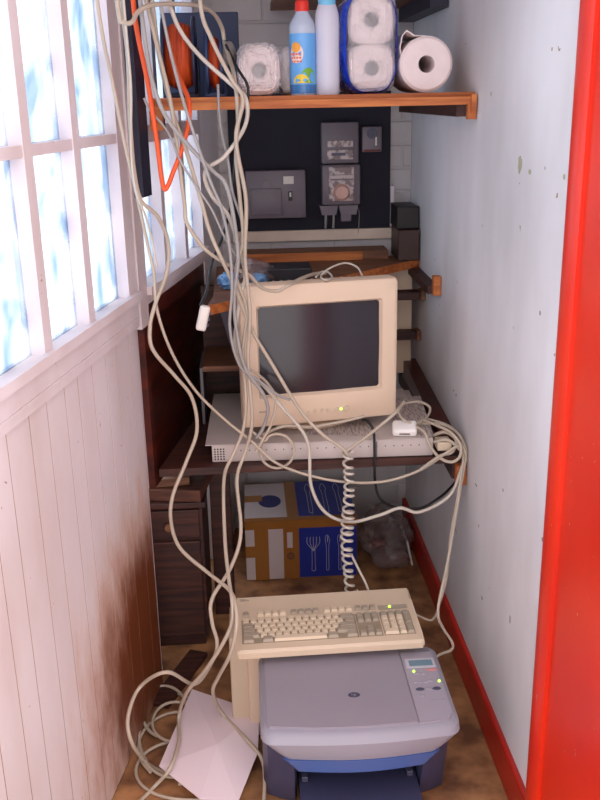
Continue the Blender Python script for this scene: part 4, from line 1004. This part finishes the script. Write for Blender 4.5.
loopz([(432, 436, 2.25), (445, 432, 2.22), (456, 440, 2.2), (452, 452, 2.19), (440, 456, 2.18), (420, 470, 2.16)], .005, cabm, 'short beige cable from the chunky plug')
loopz([(434, 442, 2.22), (448, 440, 2.2), (462, 452, 2.19), (468, 462, 2.2)], .005, cabm, 'short cable over the orange bracket end')
# floor coils
def dloop(cx, cy, rx, ry, n, z0, lab, r=.0045, ph=0):
    P = []
    for k in range(n+1):
        a_ = ph+2*PI*k/16; P.append(atz(cx+rx*math.cos(a_)*(1+.04*math.sin(k*.7)), cy+ry*math.sin(a_), z0+.0025*(k//8)))
    cable(P, r, cabm, lab, 'cables coiled on the floor')
dloop(172, 735, 34, 42, 26, .007, 'larger beige cable coil on the floor behind the white paper')
dloop(176, 722, 24, 20, 16, .018, 'small beige cable coil beside the upper left paper edge', ph=1.0)
dloop(190, 770, 56, 30, 12, .005, 'widest beige cable arc around the lower paper edge', ph=.8)
dloop(180, 748, 40, 36, 14, .009, 'beige cable coil turn poking out left of the white paper', ph=2.4)
dloop(165, 712, 22, 26, 13, .014, 'beige cable coil turn nearest the stained boards', ph=1.9)
# coiled keyboard lead
bm = bm_new(); P = []
top = at(347, 452, 2.15); bot = at(349, 592, 2.10)
turns = 19; N = turns*14
for i in range(N+1):
    s = i/N; c_ = top.lerp(bot, s) + Vector((.004*math.sin(s*7), 0, 0)); a_ = 2*PI*turns*s; rr_ = .0125*(1-.15*math.sin(s*9))
    P.append(c_+Vector((rr_*math.cos(a_), rr_*math.sin(a_), .003*math.sin(a_*.37))))
sweep(bm, P, .0036, 7)
tail = catmull([P[-1], at(347, 597, 2.09), Vector((P[-1].x+.005, 2.075, ZKB+.03))], 6); sweep(bm, tail, .0036, 7)
tag(obj('coiled_cord', bm, cabw, None, 60), 'white spiral cord hanging in front of the carton to the keyboard', 'cord', 'cords')
cable([(352, 556, 2.09), (360, 572, 2.09), (366, 584, 2.085), (371, 598, 2.07)], .0036, cabw, 'short white tail beside the bottom of the spiral cord')

# ================================================================= LIGHT
w = bpy.data.worlds.new('daylight'); S.world = w; w.use_nodes = True
nt = w.node_tree; bg = nt.nodes['Background']
tc = nt.nodes.new('ShaderNodeTexCoord'); no = nt.nodes.new('ShaderNodeTexNoise'); no.inputs['Scale'].default_value = 2.2; no.inputs['Detail'].default_value = 4
cr = nt.nodes.new('ShaderNodeValToRGB'); cr.color_ramp.elements[0].position = .35; cr.color_ramp.elements[0].color = (.86, .88, .93, 1); cr.color_ramp.elements[1].position = .62; cr.color_ramp.elements[1].color = (1, 1, 1, 1)
nt.links.new(tc.outputs['Generated'], no.inputs['Vector']); nt.links.new(no.outputs['Fac'], cr.inputs['Fac']); sx = nt.nodes.new('ShaderNodeSeparateXYZ'); nt.links.new(tc.outputs['Generated'], sx.inputs[0])
mr = nt.nodes.new('ShaderNodeMapRange'); mr.inputs['From Min'].default_value = -.9; mr.inputs['From Max'].default_value = -.2; nt.links.new(sx.outputs['X'], mr.inputs['Value'])
tn = nt.nodes.new('ShaderNodeMixRGB'); tn.inputs['Color1'].default_value = (.88, .96, 1.06, 1); tn.inputs['Color2'].default_value = (1.03, .95, .93, 1); nt.links.new(mr.outputs[0], tn.inputs['Fac'])
ml = nt.nodes.new('ShaderNodeMixRGB'); ml.blend_type = 'MULTIPLY'; ml.inputs['Fac'].default_value = 1; nt.links.new(cr.outputs['Color'], ml.inputs['Color1']); nt.links.new(tn.outputs['Color'], ml.inputs['Color2'])
nt.links.new(ml.outputs['Color'], bg.inputs['Color'])
bg.inputs['Strength'].default_value = 2.7
S.view_settings.view_transform = 'Standard'; S.view_settings.look = 'None'; S.view_settings.gamma = 1; S.view_settings.use_curve_mapping = False
S.view_settings.exposure = 0.0
